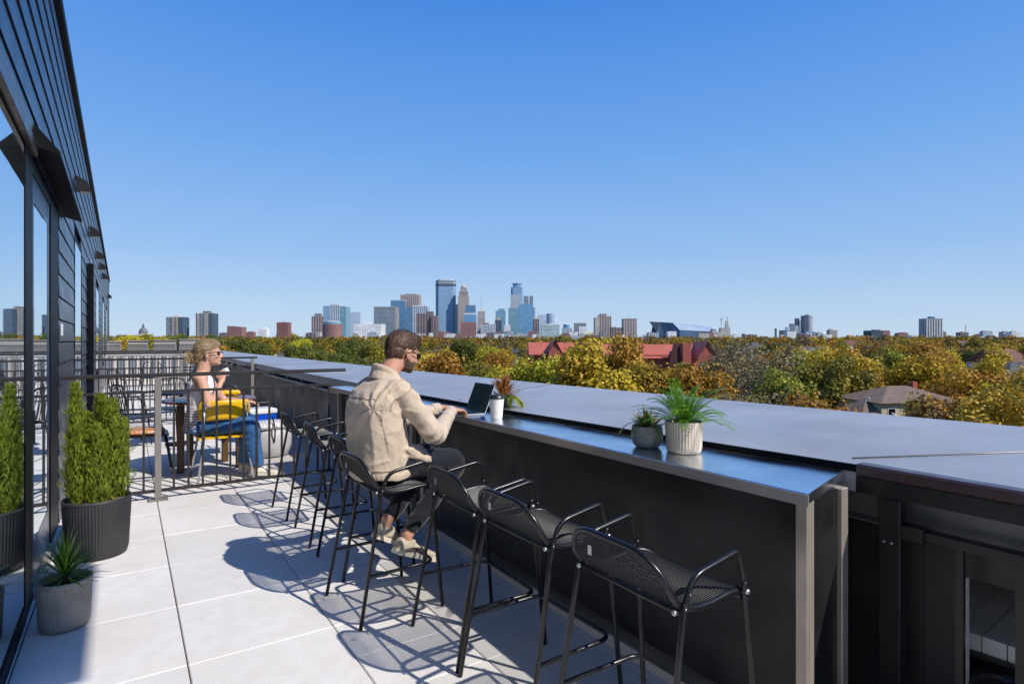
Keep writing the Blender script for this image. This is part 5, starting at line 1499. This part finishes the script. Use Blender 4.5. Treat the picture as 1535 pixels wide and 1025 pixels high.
o_ = sky_b('church_tower', 'slender tan tower with two small mast tops near the stadium', 1079, 1093, 479, 2200, [B(CRM,.62,nm='wall'), ('spire','taper',.55,.95,.3,.7,.62,.95,STN,.5), ('mast','cyl',.78,.84,.48,.52,.95,1.15,CRANE), ('side_mast','cyl',.12,.18,.48,.52,.62,1.0,CRANE), ('side_mast_head','box',.0,.35,.4,.6,1.0,1.03,ROOFG)], 0, T)
for (a, b_, yt, mt, lb) in ((1161.5,1164,492,DRK,'thin dark shaft, leftmost of the small cluster on the right'), (1169,1176,495,DRK,'low dark block second from left in the right cluster'), (1178,1183.5,490,HAZE,'slim grey tower third from left in the right cluster'),
    (1184,1190,485,GRYH,'grey tower fourth from left in the right cluster'), (1190,1197,488,LTG,'pale short tower between two grey ones in the right cluster'), (1192,1197.5,477,DRK,'dark slim tower left of the white pair'), (1197,1206,480,LTG,'white grey tower left of the tallest of the right cluster')):
    sky_b('office_tower', lb, a, b_, yt, 3400, [B(mt)], 0, T)
sky_b('office_tower', 'tallest pale round shouldered tower of the right cluster', 1203, 1218.5, 471, 3300, [B(DRK,.95,x1=.35,nm='dark_side'), ('tower','cyl',.2,1,0,1,0,.96,LTG), ('roof','cyl',.3,.85,.2,.8,.96,1,ROOFW)], 0, T)
sky_b('low_building', 'long low white building at the foot of the right cluster', 1190, 1242, 497, 2900, [B(WHT,.8,nm='wall'), ('step','box',.5,.78,.1,.9,.8,1,WHT)])
sky_b('apartment_tower', 'small tan apartment tower right of the white sprawl', 1241, 1253, 493, 2600, [B(TANG,.9), ('roof_box','box',.15,.5,.2,.8,.9,1,CRM)], 0, T)
sky_b('apartment_block', 'dark teal and red block with small roof box', 1300, 1328, 494, 1300, [B(fc('tealdark',(.04,.10,.13),(.03,.06,.10),3.2,3,.6,.5,.3),.93,x1=.62), B(BRK,.93,x0=.62,nm='red_wing'), ('roof_box','box',.3,.6,.3,.7,.93,1,ROOFG)])
sky_b('apartment_tower', 'tall white and grey striped apartment tower standing alone on the right', 1383, 1407, 474.5, 1500, [B(fc('whitestripe',(.60,.60,.58),(.10,.13,.17),3.2,6.5,.6,.55,.3,mode='v'),.88,x0=.0,x1=1), ('band','box',.0,1,.0,1,.88,.92,GRYH), ('roof_box','box',.4,.68,.3,.7,.92,1.0,BL2), ('flank','box',1.001,1.04,.1,.9,0,.9,CRM)], 0, T)
sky_b('apartment_block', 'small grey white block right of the lone white tower', 1418, 1434, 503, 1600, [B(LTG,.95,x1=.6), B(BRK,.8,x0=.6,nm='brick_wing'), ('roof_box','box',.3,.5,.3,.7,.95,1,ROOFG)])
sky_b('radio_mast', 'very thin tall radio mast on the right horizon', 1447, 1448, 487, 2600, [('mast','cyl',0,1,0,1,0,1,CRANE)], 0, 'mast')
sky_b('low_building', 'low brown mound like building near the right horizon', 1459, 1480, 500, 1900, [('roof','dome',0,1,0,1,.7,1,ROOFB), B(BRN,.7,nm='wall')])
sky_b('office_block', 'small pale blue block behind the brick one on the right horizon', 1479, 1486, 496, 2200, [B(LTG)])
sky_b('brick_block', 'small reddish block with white side on the right horizon', 1481, 1493, 503, 1700, [B(BRK,1,x1=.6), B(WHT,1,x0=.6,nm='white_side')])
sky_b('dark_block', 'small dark block near the right edge of the horizon', 1512, 1517, 504.5, 1700, [B(DRK)])
# left side
o_ = sky_b('domed_church', 'dark domed church with a spire on the far left skyline', 202, 226, 484, 1100, [B(CRM,.42,nm='wall'), ('drum','cyl',.28,.78,.2,.8,.42,.52,CRM), ('dome','dome',.26,.80,.2,.8,.52,.78,ROOFG), ('lantern','cyl',.46,.6,.4,.6,.77,.9,ROOFG), ('spire','taper',.5,.56,.46,.54,.9,1,ROOFG,.2)], 0, 'church')
sky_b('apartment_tower', 'left of two tan and blue apartment towers behind the trees', 254, 279, 472, 1300, [B(GRYH,.92,x1=.33), B(TAN,.92,x0=.33,x1=.7,y0=-.05,nm='tan_bay'), B(DRK,.92,x0=.7,nm='side_wing'), ('roof_box','box',.3,.62,.3,.7,.92,1,ROOFW)], 0, T)
sky_b('apartment_tower', 'right and taller of two tan and blue apartment towers behind the trees', 298, 323, 465, 1300, [B(TAN,.9,x1=.3,nm='left_bay'), B(GRYH,.9,x0=.3,x1=.5,nm='glass_bay'), B(TANG,.92,x0=.5,x1=.75,y0=-.05,nm='tan_bay'), B(DRK,.9,x0=.75,nm='side_wing'), ('roof_box','box',.3,.7,.3,.7,.92,.97,ROOFG), ('mast','cyl',.5,.53,.5,.53,.97,1.02,CRANE)], 0, T)
sky_b('brick_block', 'low red brown block right of the two tan and blue apartment towers', 344, 366, 489, 1500, [B(BRK,1,x1=.5), B(BRK,.96,x0=.5,nm='side_wing')])
sky_b('brick_block', 'square red brown block standing alone left of downtown', 417, 434.5, 482, 1600, [B(fc('redbrown',(.26,.12,.10),(.14,.08,.08),3.5,4,.5,.45,.5),.96), ('roof_box','box',.4,.6,.3,.7,.96,1,CRM)])
sky_b('white_building', 'small white roofed building left of the square red brown block', 388, 402, 491, 1500, [B(WHT,.9,nm='wall'), ('roof_box','box',.3,.8,.2,.8,.9,1,WHT)])
# low clutter at the foot of the skyline, each its own building
rnd = random.Random(77)
kinds = [('white walled', WHT), ('red brick', BRK), ('brown', BRN), ('grey', LTG), ('cream', CRM)]
for i in range(120):
    px = rnd.uniform(330, 1535) if i % 4 else rnd.uniform(1090, 1535)
    if i % 3 == 0: px = rnd.uniform(600, 900)
    wd = rnd.uniform(5, 17); kn, mt = kinds[rnd.randrange(5)]
    d = rnd.uniform(1500, 2000); yt = rnd.uniform(495.5, 504)
    sky_b('low_building', 'small %s flat roofed building in the strip at the foot of the skyline' % kn, px, px+wd, yt, d, [B(mt,.94,nm='wall'), ('roof_box','box',rnd.uniform(.1,.4),rnd.uniform(.5,.9),.2,.8,.94,1,ROOFG)], 0, 'building', .7, 'low buildings at the foot of the skyline')

# ------------------------------------------------------------------ red roofed building and houses among the trees
M['redroof'] = pm('red_roof', (.44, .115, .07), .6, 0, .12, .4, bscale=3, bstr=.1)
M['redwall'] = pm('red_wall', (.34, .085, .06), .8, 0, .15, .5)
M['shingle'] = pm('shingle', (.17, .12, .09), .9, 0, .3, 1.2, aniso=(1, 1, 5), bscale=6, bstr=.4)
def redhall():
    d = 175; g = gz(*bearing(930, d)[:2]); o = empty('red_roofed_hall', bearing(930, d, g), -YAW, 'long hall with terracotta red gabled roofs behind the yellow trees', 'hall')
    def q(px, py, dy=0): return V(((px-930)/880*d, dy, height(py, d)-g))
    m_ = MB()
    def roof(px0, px1, yr, ye, y0, y1):
        a, b_ = q(px0, ye, y0), q(px1, ye, y0); c, e = q(px0, yr, (y0+y1)/2), q(px1, yr, (y0+y1)/2); f, h_ = q(px0, ye, y1), q(px1, ye, y1)
        m_.add([a, b_, e, c, f, h_], [(0,1,2,3),(3,2,5,4)])
    roof(792, 885, 513, 531, -6, 10); roof(885, 1056, 516, 536, -6, 10)
    # cross gables facing the viewer
    for pc, hw, yr, ye in ((829, 10, 509.5, 527), (1046, 20, 511.5, 545)):
        a, b_ = q(pc-hw, ye, -9), q(pc+hw, ye, -9); r0, r1 = q(pc, yr, -9.4), q(pc, yr, 4); c, e = q(pc-hw, ye, 4), q(pc+hw, ye, 4)
        m_.add([a, r0, r1, c], [(0,1,2,3)]); m_.add([b_, r0, r1, e], [(3,2,1,0)])
    m_.build('roof', M['redroof'], o)
    m_ = MB()
    m_.add([q(792,531,-5), q(1056,531,-5), q(1056,600,-5), q(792,600,-5)], [(0,1,2,3)]); m_.add([q(792,531,9), q(1056,531,9), q(1056,600,9), q(792,600,9)], [(3,2,1,0)])
    for px in (792, 1056): m_.add([q(px,531,-5), q(px,513.5,2), q(px,531,9), q(px,600,9), q(px,600,-5)], [(0,1,2,3,4)])
    for pc, hw, yr, ye in ((829, 9, 511, 527), (1046, 19, 513, 545)): m_.add([q(pc-hw,ye,-8.8), q(pc,yr,-8.8), q(pc+hw,ye,-8.8), q(pc+hw,600,-8.8), q(pc-hw,600,-8.8)], [(0,1,2,3,4)])
    m_.build('wall', M['redwall'], o)
    m_ = MB()
    x0, x1 = q(1012,0).x, q(1024,0).x; z0, z1 = q(0,545).z, q(0,514).z; m_.box(x0, -8, z0, x1, -3, z1)
    m_.build('chimney', M['redwall'], o)
    m_ = MB(); m_.add([q(999,515.4,-7.2), q(1010,515,-7.2), q(1009,552,-7.2), q(992,552,-7.2)], [(0,1,2,3)]); m_.build('shadow_bay', pm('maroon', (.06, .015, .015), .7), o)
    for px in (856, 858): pass
    m_ = MB(); m_.add([q(853,523,-6.3), q(866,523,-6.3), q(866,530,-6.9), q(853,530,-6.9)], [(0,1,2,3)]); m_.build('dormer_window', M['trim'], o)
redhall()
def house(label, px, d, w_, l_, eave, ridge, rz, wallm, roofm, hip=False, wins=3, group=None):
    g = gz(*bearing(px, d)[:2]); o = empty('house', bearing(px, d, g), -YAW+rz, label, 'house', group)
    m_ = MB(); m_.box(-w_/2, -l_/2, 0, w_/2, l_/2, eave); 
    if not hip: m_.add([(-w_/2,-l_/2,eave+.001),(-w_/2,l_/2,eave+.001),(-w_/2,0,ridge-.1)], [(0,1,2)]); m_.add([(w_/2,-l_/2,eave+.001),(w_/2,l_/2,eave+.001),(w_/2,0,ridge-.1)], [(2,1,0)])
    m_.build('wall', wallm, o)
    m_ = MB(); e = .5; k = l_/2 if hip else -e
    a, b_, c, d_ = (-w_/2-e,-l_/2-e,eave-.1), (w_/2+e,-l_/2-e,eave-.1), (w_/2+e,l_/2+e,eave-.1), (-w_/2-e,l_/2+e,eave-.1); r0, r1 = (-w_/2+k,0,ridge), (w_/2-k,0,ridge)
    m_.add([a,b_,c,d_,r0,r1], [(0,1,5,4),(2,3,4,5),(1,2,5),(3,0,4),(0,3,2,1)])
    rf_ = m_.build('roof', roofm, o)
    m_ = MB(); m_.box(w_*.18, -.4, ridge-1.2, w_*.18+.7, .3, ridge+.6); m_.build('chimney', M['redwall'], rf_)
    for k in range(wins):
        x = -w_/2+w_*(k+.5)/wins
        m_ = MB(); m_.box(x-.6, -l_/2-.05, eave-2.3, x+.6, -l_/2-.003, eave-.8); wf = m_.build('window', ROOFW, o)
        m_ = MB(); m_.box(x-.48, -l_/2-.08, eave-2.2, x+.48, -l_/2-.051, eave-.9); m_.build('pane', M['trim'], wf)
    return o
M['hcream'] = pm('house_cream', (.45, .40, .25), .85, 0, .1, .5); M['hwhite'] = pm('house_white', (.62, .62, .62), .85, 0, .08, .5); M['hblue'] = pm('house_blue', (.25, .30, .36), .85, 0, .1, .5)
M['slate'] = pm('slate', (.07, .075, .085), .85, 0, .3, 1.2); M['rufous'] = pm('rufous_roof', (.15, .07, .05), .9, 0, .3, 1.2)
h_ = house('large cream house with a brown hipped roof just beyond the parapet', 1345, 86, 12.0, 9, 11.6, 13.5, R(6), M['hcream'], M['shingle'], True, 4)
m_ = MB(); m_.add([(-10.5,-6,9.0),(-3.6,-6,9.0),(-3.6,3,9.0),(-10.5,3,9.0),(-6.0,-1.5,11.9)], [(0,1,4),(1,2,4),(2,3,4),(3,0,4)]); m_.build('porch_roof', M['shingle'], h_)
m_ = MB(); m_.box(-10, -5.6, 0, -4, 2.6, 9.0); m_.build('porch', M['rufous'], h_)
m_ = MB(); m_.tube([(-3.7,-6.1,9.05),(-5.9,-1.6,11.95)], [.14,.14], 6); m_.build('ridge_tile', M['hwhite'], rf_ if False else h_)
HL = [(1525, 120, 'white', 'white house with a dark roof at the right edge among the trees'), (1497, 150, 'white', 'flat white and grey garage like house near the right edge'), (1330, 210, 'white', 'small white house half hidden left of the orange tree'),
      (1180, 120, 'blue', 'grey blue house low among brown trees right of centre'), (1215, 240, 'white', 'white gabled house in the middle distance below the right cluster'), (620, 240, 'cream', 'cream house behind the seated man among green trees'),
      (668, 400, 'cream', 'pale house far behind the laptop among orange trees'), (720, 200, 'blue', 'grey blue house between trees above the paper cup'), (450, 260, 'white', 'white house among green trees left of the man'), (395, 300, 'cream', 'pale cream house among the trees right of the seated woman'),
      (560, 420, 'white', 'distant white house right beneath the white box building'), (780, 420, 'cream', 'distant cream house beneath the bright blue slab tower'), (1130, 330, 'white', 'white house beneath the slender tan tower'), (1275, 420, 'white', 'distant white house left of the teal and red block'), (1450, 430, 'blue', 'distant grey house beneath the thin radio mast'),
      (1108, 420, 'white', 'distant white roofed house right of the red hall')]
for i, (px, d, c, lb) in enumerate(HL):
    lo_ = 3.6 if px < 1120 else (1.5 if 1150 < px < 1400 else 0)
    house(lb, px, d, 11, 8.5, 11.0-lo_+1.5*math.sin(i*2.1), 14.0-lo_+1.5*math.sin(i*2.1), R(20*math.sin(i*1.7)), M['h'+c], [M['slate'], M['rufous'], M['shingle'], M['slate']][i % 4], i % 3 == 0)

# ------------------------------------------------------------------ trees
def treemat():
    m, nt, N, L, b = newmat('autumn_leaves')
    out = N['Material Output']
    at = N.new('ShaderNodeAttribute'); at.attribute_name = 'leafcol'
    oi = N.new('ShaderNodeObjectInfo')
    h_ = N.new('ShaderNodeHueSaturation'); L.new(at.outputs['Color'], h_.inputs['Color'])
    L.new(mathn(nt, 'MULTIPLY_ADD', oi.outputs['Random'], .05, .475), h_.inputs['Hue']); L.new(mathn(nt, 'MULTIPLY_ADD', oi.outputs['Random'], .45, .78), h_.inputs['Value'])
    L.new(h_.outputs[0], b.inputs['Base Color']); b.inputs['Roughness'].default_value = .65; b.inputs['Specular IOR Level'].default_value = .25
    tr_ = N.new('ShaderNodeBsdfTranslucent'); L.new(h_.outputs[0], tr_.inputs[0]); mx = N.new('ShaderNodeMixShader'); mx.inputs[0].default_value = .22
    L.new(b.outputs[0], mx.inputs[1]); L.new(tr_.outputs[0], mx.inputs[2]); L.new(mx.outputs[0], out.inputs[0])
    return m
M['leaves'] = treemat()
PAL = {'green': ((.07,.085,.014), (.15,.165,.028)), 'olive': ((.15,.135,.02), (.29,.26,.04)), 'lime': ((.26,.22,.018), (.48,.39,.035)), 'golden': ((.33,.23,.018), (.58,.40,.035)),
       'orange': ((.32,.18,.022), (.54,.32,.045)), 'rust': ((.21,.14,.05), (.33,.22,.08)), 'brown': ((.18,.14,.075), (.29,.225,.125))}
def crown_data(seed, n, RX, RZ, size, pal, blobs=22, out=None, origin=(0, 0, 0), sc=1.0):
    r_ = random.Random(seed)
    c1, c2 = PAL[pal]; sec = PAL[{'green': 'olive', 'olive': 'lime', 'lime': 'golden', 'golden': 'orange', 'orange': 'golden', 'rust': 'orange', 'brown': 'rust'}[pal]]
    bl_ = []
    for i in range(blobs):
        while True:
            p = V((r_.uniform(-1, 1), r_.uniform(-1, 1), r_.uniform(-1, 1)))
            if .15 < p.length < 1: break
        p = p.normalized()*(.30+.55*r_.random())
        rr = r_.uniform(.15, .40)
        bl_.append((V((p.x*RX, p.y*RX, p.z*RZ)), rr*RX, r_.random(), r_.random() < .18))
    tot = sum(b_[1]**2 for b_ in bl_)
    vs, fs, cs = out if out else ([], [], [])
    O = V(origin)
    for (c, rr, tone, alt) in bl_:
        for k in range(int(n*rr*rr/tot)):
            z = r_.uniform(-.75, 1); a = r_.uniform(0, 2*pi); q = math.sqrt(1-z*z)
            d = V((q*math.cos(a), q*math.sin(a), z))
            dep = r_.uniform(.62, 1.06) if r_.random() < .85 else r_.uniform(1.0, 1.45)
            p = c+d*rr*dep
            nn = (d+V((r_.gauss(0, .55), r_.gauss(0, .55), r_.gauss(0, .55)))).normalized()
            u = nn.cross(V((r_.gauss(0, 1), r_.gauss(0, 1), r_.gauss(0, 1)))).normalized(); w_ = nn.cross(u)
            s_ = size*r_.uniform(.55, 1.3)*.5
            b0 = len(vs)
            P_ = O+p*sc
            for (aa, bb) in ((-1, -.6), (.3, -1), (1, .5), (-.4, 1)): vs.append(tuple(P_+(u*aa+w_*bb)*s_*sc))
            fs.append((b0, b0+1, b0+2, b0+3))
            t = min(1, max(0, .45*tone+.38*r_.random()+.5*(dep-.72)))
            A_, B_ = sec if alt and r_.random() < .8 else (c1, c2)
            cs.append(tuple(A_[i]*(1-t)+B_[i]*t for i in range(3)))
    return vs, fs, cs
def crown_mesh(name, data):
    vs, fs, cs = data
    me = bpy.data.meshes.new(name); me.from_pydata(vs, [], fs)
    at = me.attributes.new('leafcol', 'FLOAT_COLOR', 'FACE')
    buf = []
    for c in cs: buf += [c[0], c[1], c[2], 1.0]
    at.data.foreach_set('color', buf)
    me.materials.append(M['leaves'])
    return me
def trunk_mesh(seed, Hc, RX, bare=False):
    r_ = random.Random(seed); m_ = MB()
    m_.tube(spline([(0, 0, 0), (r_.uniform(-.2, .2), 0, Hc*.3), (r_.uniform(-.4, .4), r_.uniform(-.3, .3), Hc*.6), (0, 0, Hc*1.0)], 4), [.34-.02*i for i in range(13)], 7)
    for k in range(18 if bare else 9):
        z0 = Hc*r_.uniform(.35, .9); a = r_.uniform(0, 2*pi); L_ = RX*r_.uniform(.6, 1.0)
        p1 = V((math.cos(a)*L_*.5, math.sin(a)*L_*.5, z0+L_*.4)); p2 = V((math.cos(a)*L_*.9, math.sin(a)*L_*.9, z0+L_*1.0))
        m_.tube([(0, 0, z0), p1, p2], [.13, .08, .03], 5)
        if bare:
            for j in range(7):
                q = V((0, 0, z0)).lerp(p2, r_.uniform(.35, .95)); e = q+V((r_.gauss(0, .8), r_.gauss(0, .8), r_.uniform(.6, 1.8)))
                m_.tube([q, q.lerp(e, .5)+V((r_.gauss(0, .1), 0, 0)), e], [.05, .035, .012], 4)
    return m_.mesh('trunk')
HT = 15.0; RX0 = 5.2; RZ0 = 5.6
VAR = {}
for i, (pal, k) in enumerate([('green', 2), ('olive', 2), ('lime', 3), ('golden', 3), ('orange', 2), ('rust', 1), ('brown', 2)]):
    for j in range(k):
        bare = pal == 'brown'
        nleaf = 3200 if bare else 12500
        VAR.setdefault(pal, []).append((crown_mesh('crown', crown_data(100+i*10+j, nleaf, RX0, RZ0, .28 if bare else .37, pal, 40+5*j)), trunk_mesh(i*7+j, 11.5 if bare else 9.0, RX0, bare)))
M['treebark'] = pm('tree_bark', (.11, .085, .065), .95, 0, .3, 3, bscale=8, bstr=.4)
for pal in VAR:
    for c_, t_ in VAR[pal]:
        t_.materials.append(M['treebark']); t_.polygons.foreach_set('use_smooth', [True]*len(t_.polygons))
LAB = {'green': 'dark green tree still in full leaf in the wooded belt beyond the parapet', 'olive': 'olive green tree in the wooded belt beyond the parapet', 'lime': 'yellow green tree in the wooded belt beyond the parapet',
       'golden': 'golden yellow tree in the wooded belt beyond the parapet', 'orange': 'orange leaved tree in the wooded belt beyond the parapet', 'rust': 'rust red tree in the wooded belt beyond the parapet', 'brown': 'half bare brown tree in the wooded belt beyond the parapet'}
NT = [0]
def tree(px, d, pal, ytop=None, hh=None, wide=1.0, label=None, seed=0):
    g = gz(*bearing(px, d)[:2]); r_ = random.Random(seed*31+int(px*7)+int(d))
    Hh = (height(ytop, d)-g) if ytop is not None else hh
    s = Hh/HT
    o = empty('tree', bearing(px, d, g), r_.uniform(0, 6.28), label or LAB[pal], 'tree', None if label else '%s trees beyond the parapet' % pal)
    cm, tm = r_.choice(VAR[pal])
    sx = s*wide*r_.uniform(.92, 1.12)
    c = bpy.data.objects.new('crown', cm); link(c, o); c.location = (0, 0, Hh-RZ0*s*.98); c.scale = (sx, sx, s)
    t = bpy.data.objects.new('trunk', tm); link(t, o); t.scale = (s, s, s)
    NT[0] += 1
    return o
HERO = [(840, 92, 'lime', 527, 1.0, 'broad yellow green tree in front of the left end of the red roofed hall'), (905, 78, 'golden', 512, .95, 'tall brownish gold tree in front of the red roofed hall'), (935, 100, 'orange', 508, .8, 'tall loose amber tree rising above the red roof'),
        (985, 84, 'lime', 540, .95, 'rounded yellow tree below the right gable of the red hall'), (1045, 80, 'golden', 543, 1.0, 'bushy golden tree right behind the fern'), (1095, 120, 'brown', 506, 1.2, 'half bare grey brown tree right of the red hall'),
        (1150, 105, 'brown', 512, 1.1, 'spreading half bare tree with grey twigs left of the houses'), (1178, 74, 'olive', 545, .7, 'slender olive tree right of the fern'), (1245, 95, 'olive', 527, 1.0, 'pale olive tree left of the cream house'), (1215, 130, 'lime', 522, 1.0, 'yellowish round tree behind the pale olive tree'),
        (1290, 125, 'olive', 521, 1.0, 'green and gold tree just behind the cream house'), (1385, 112, 'golden', 526, 1.15, 'big golden tree behind the cream house'), (1450, 92, 'orange', 548, 1.15, 'bright orange tree right of the cream house'), (1500, 105, 'golden', 540, 1.0, 'golden tree at the right edge before the white house'),
        (1428, 60, 'rust', 585, .9, 'low rust coloured tree close beyond the parapet on the right'), (1500, 56, 'orange', 590, 1.0, 'low amber tree close beyond the parapet at the far right'), (1540, 62, 'olive', 575, 1.0, 'olive tree cut by the right picture edge'), (1180, 52, 'rust', 580, .8, 'low russet bush like tree left of the cream house'), (1245, 58, 'orange', 590, .7, 'small orange tree close beyond the parapet left of the house porch'),
        (1378, 68, 'lime', 600, .55, 'small yellow tree in front of the cream house'), (1452, 200, 'green', 522, .8, 'round dark green tree near the right edge, alone among brown ones'),
        (770, 95, 'lime', 547, .9, 'yellow tree directly above the cup and red plant'), (700, 110, 'olive', 536, 1.0, 'olive tree above the laptop'), (745, 150, 'orange', 522, .9, 'orange tree left of the red hall'), (650, 120, 'golden', 528, .9, 'golden tree right of the man\'s head'),
        (262, 210, 'green', 499, 1.0, 'dark green tree on the hill below the left apartment tower'), (300, 190, 'golden', 502, .8, 'golden topped tree behind the woman\'s head'), (232, 190, 'lime', 503, .9, 'lime tree on the hill left of the woman'), (190, 170, 'golden', 508, .8, 'gold green tree at the end of the building wall')]
for i, (px, d, pal, yt, wd, lb) in enumerate(HERO):
    o = tree(px, d, pal, yt, None, wd, lb, i)
def pick(px, r_):
    u = r_.random()
    t = (px-160)/1400
    if t < .3: W_ = [('green', .36), ('olive', .30), ('lime', .22), ('golden', .08), ('orange', .04)]
    elif t < .55: W_ = [('green', .15), ('olive', .25), ('lime', .27), ('golden', .18), ('orange', .06), ('rust', .04), ('brown', .05)]
    elif t < .75: W_ = [('green', .06), ('olive', .18), ('lime', .18), ('golden', .16), ('orange', .10), ('rust', .06), ('brown', .20)]
    else: W_ = [('green', .05), ('olive', .13), ('lime', .10), ('golden', .30), ('orange', .19), ('rust', .09), ('brown', .14)]
    for k, w_ in W_:
        u -= w_
        if u <= 0: return k
    return 'olive'
rnd = random.Random(20)
keepout = [(1351, 86, 12), (930, 175, 14), (880, 175, 14), (990, 175, 14), (1040, 175, 14), (820, 175, 12)]
d = 52.0
while d < 420:
    step = max(10.5, d*.052)
    px = 150+rnd.uniform(0, 30)
    while px < 1620:
        dd = d+rnd.uniform(-.4, .4)*step*1.2; pj = px+rnd.uniform(-.3, .3)*step/d*880
        p = bearing(pj, dd)
        ok = all((p-bearing(a, b_)).length > c_ for a, b_, c_ in keepout)
        for (hp, hd, *_r) in HERO:
            if (p-bearing(hp, hd)).length < 6: ok = False
        for (hp, hd, *_r) in HL:
            if (p-bearing(hp, hd)).length < 7: ok = False
        # keep the view of the hall and house open
        if 780 < pj < 1075 and 60 < dd < 170: lim = height(551 if dd < 120 else 540, dd)
        elif 1255 < pj < 1420 and dd < 84: ok = False; lim = 0
        else: lim = 99
        if dd < 75 and pj < 1100: ok = False
        if ok and NT[0] < 262:
            g = gz(p.x, p.y); hh = rnd.choice([rnd.uniform(9.5, 14), rnd.uniform(13, 18.5)])
            top = g+hh
            topmax = height(506 if dd > 180 else 516, dd)
            if pj < 330 and 150 < dd < 420: topmax = height(502, dd)
            hh = min(hh, topmax-g, lim-g)
            if hh > 6.5: tree(pj, dd, pick(pj, rnd), None, hh, rnd.uniform(.9, 1.15), None, NT[0])
        px += step/d*880
    d += max(13, d*.13)
print('TREES', NT[0])
# the far woods: nobody could count them
def woods(d0, d1, step0, name, seed):
    out = ([], [], []); r_ = random.Random(seed); d = d0
    while d < d1:
        step = max(step0, d*.028)
        px = 140
        while px < 1640:
            dd = d+r_.uniform(-.5, .5)*step*2; p = bearing(px+r_.uniform(-.4, .4)*step/d*880, dd)
            if any((p-bearing(hp, hd)).length < 10 for (hp, hd, *_r) in HL): px += step/d*880; continue
            g = gz(p.x, p.y); hh = min(r_.uniform(10, 17), height(504.5 if dd < 900 else 506, dd)-g+r_.uniform(-1.5, 1.5))
            if hh > 4:
                pal = pick(px, r_); 
                if dd > 700 and pal in ('lime', 'golden'): pal = r_.choice(['olive', 'brown', pal])
                s = step/11.0
                b0 = len(out[0])
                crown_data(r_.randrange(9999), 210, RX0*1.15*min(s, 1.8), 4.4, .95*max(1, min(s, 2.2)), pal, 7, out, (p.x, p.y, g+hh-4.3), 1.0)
            px += step/d*880
        d += max(16, d*.085)
    o = bpy.data.objects.new(name, crown_mesh(name, out)); COL.objects.link(o); tag(o, 'far belt of mixed autumn woods running to the foot of the skyline', 'woods', None, 'stuff')
woods(330, 1900, 11, 'distant_woods', 5)
# undergrowth shrubs close the gaps between trunks
def scrub():
    out = ([], [], []); r_ = random.Random(99)
    for k in range(420):
        dd = 45*math.exp(r_.random()*math.log(300/45)); px = r_.uniform(140, 1650); p = bearing(px, dd); g = gz(p.x, p.y)
        if abs(px-1340) < 110 and dd < 90: continue
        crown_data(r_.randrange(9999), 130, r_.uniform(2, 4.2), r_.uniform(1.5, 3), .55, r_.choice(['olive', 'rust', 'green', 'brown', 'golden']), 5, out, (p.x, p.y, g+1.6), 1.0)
    o = bpy.data.objects.new('undergrowth', crown_mesh('undergrowth', out)); COL.objects.link(o); tag(o, 'low mixed undergrowth between the tree trunks', 'undergrowth', None, 'stuff')
scrub()
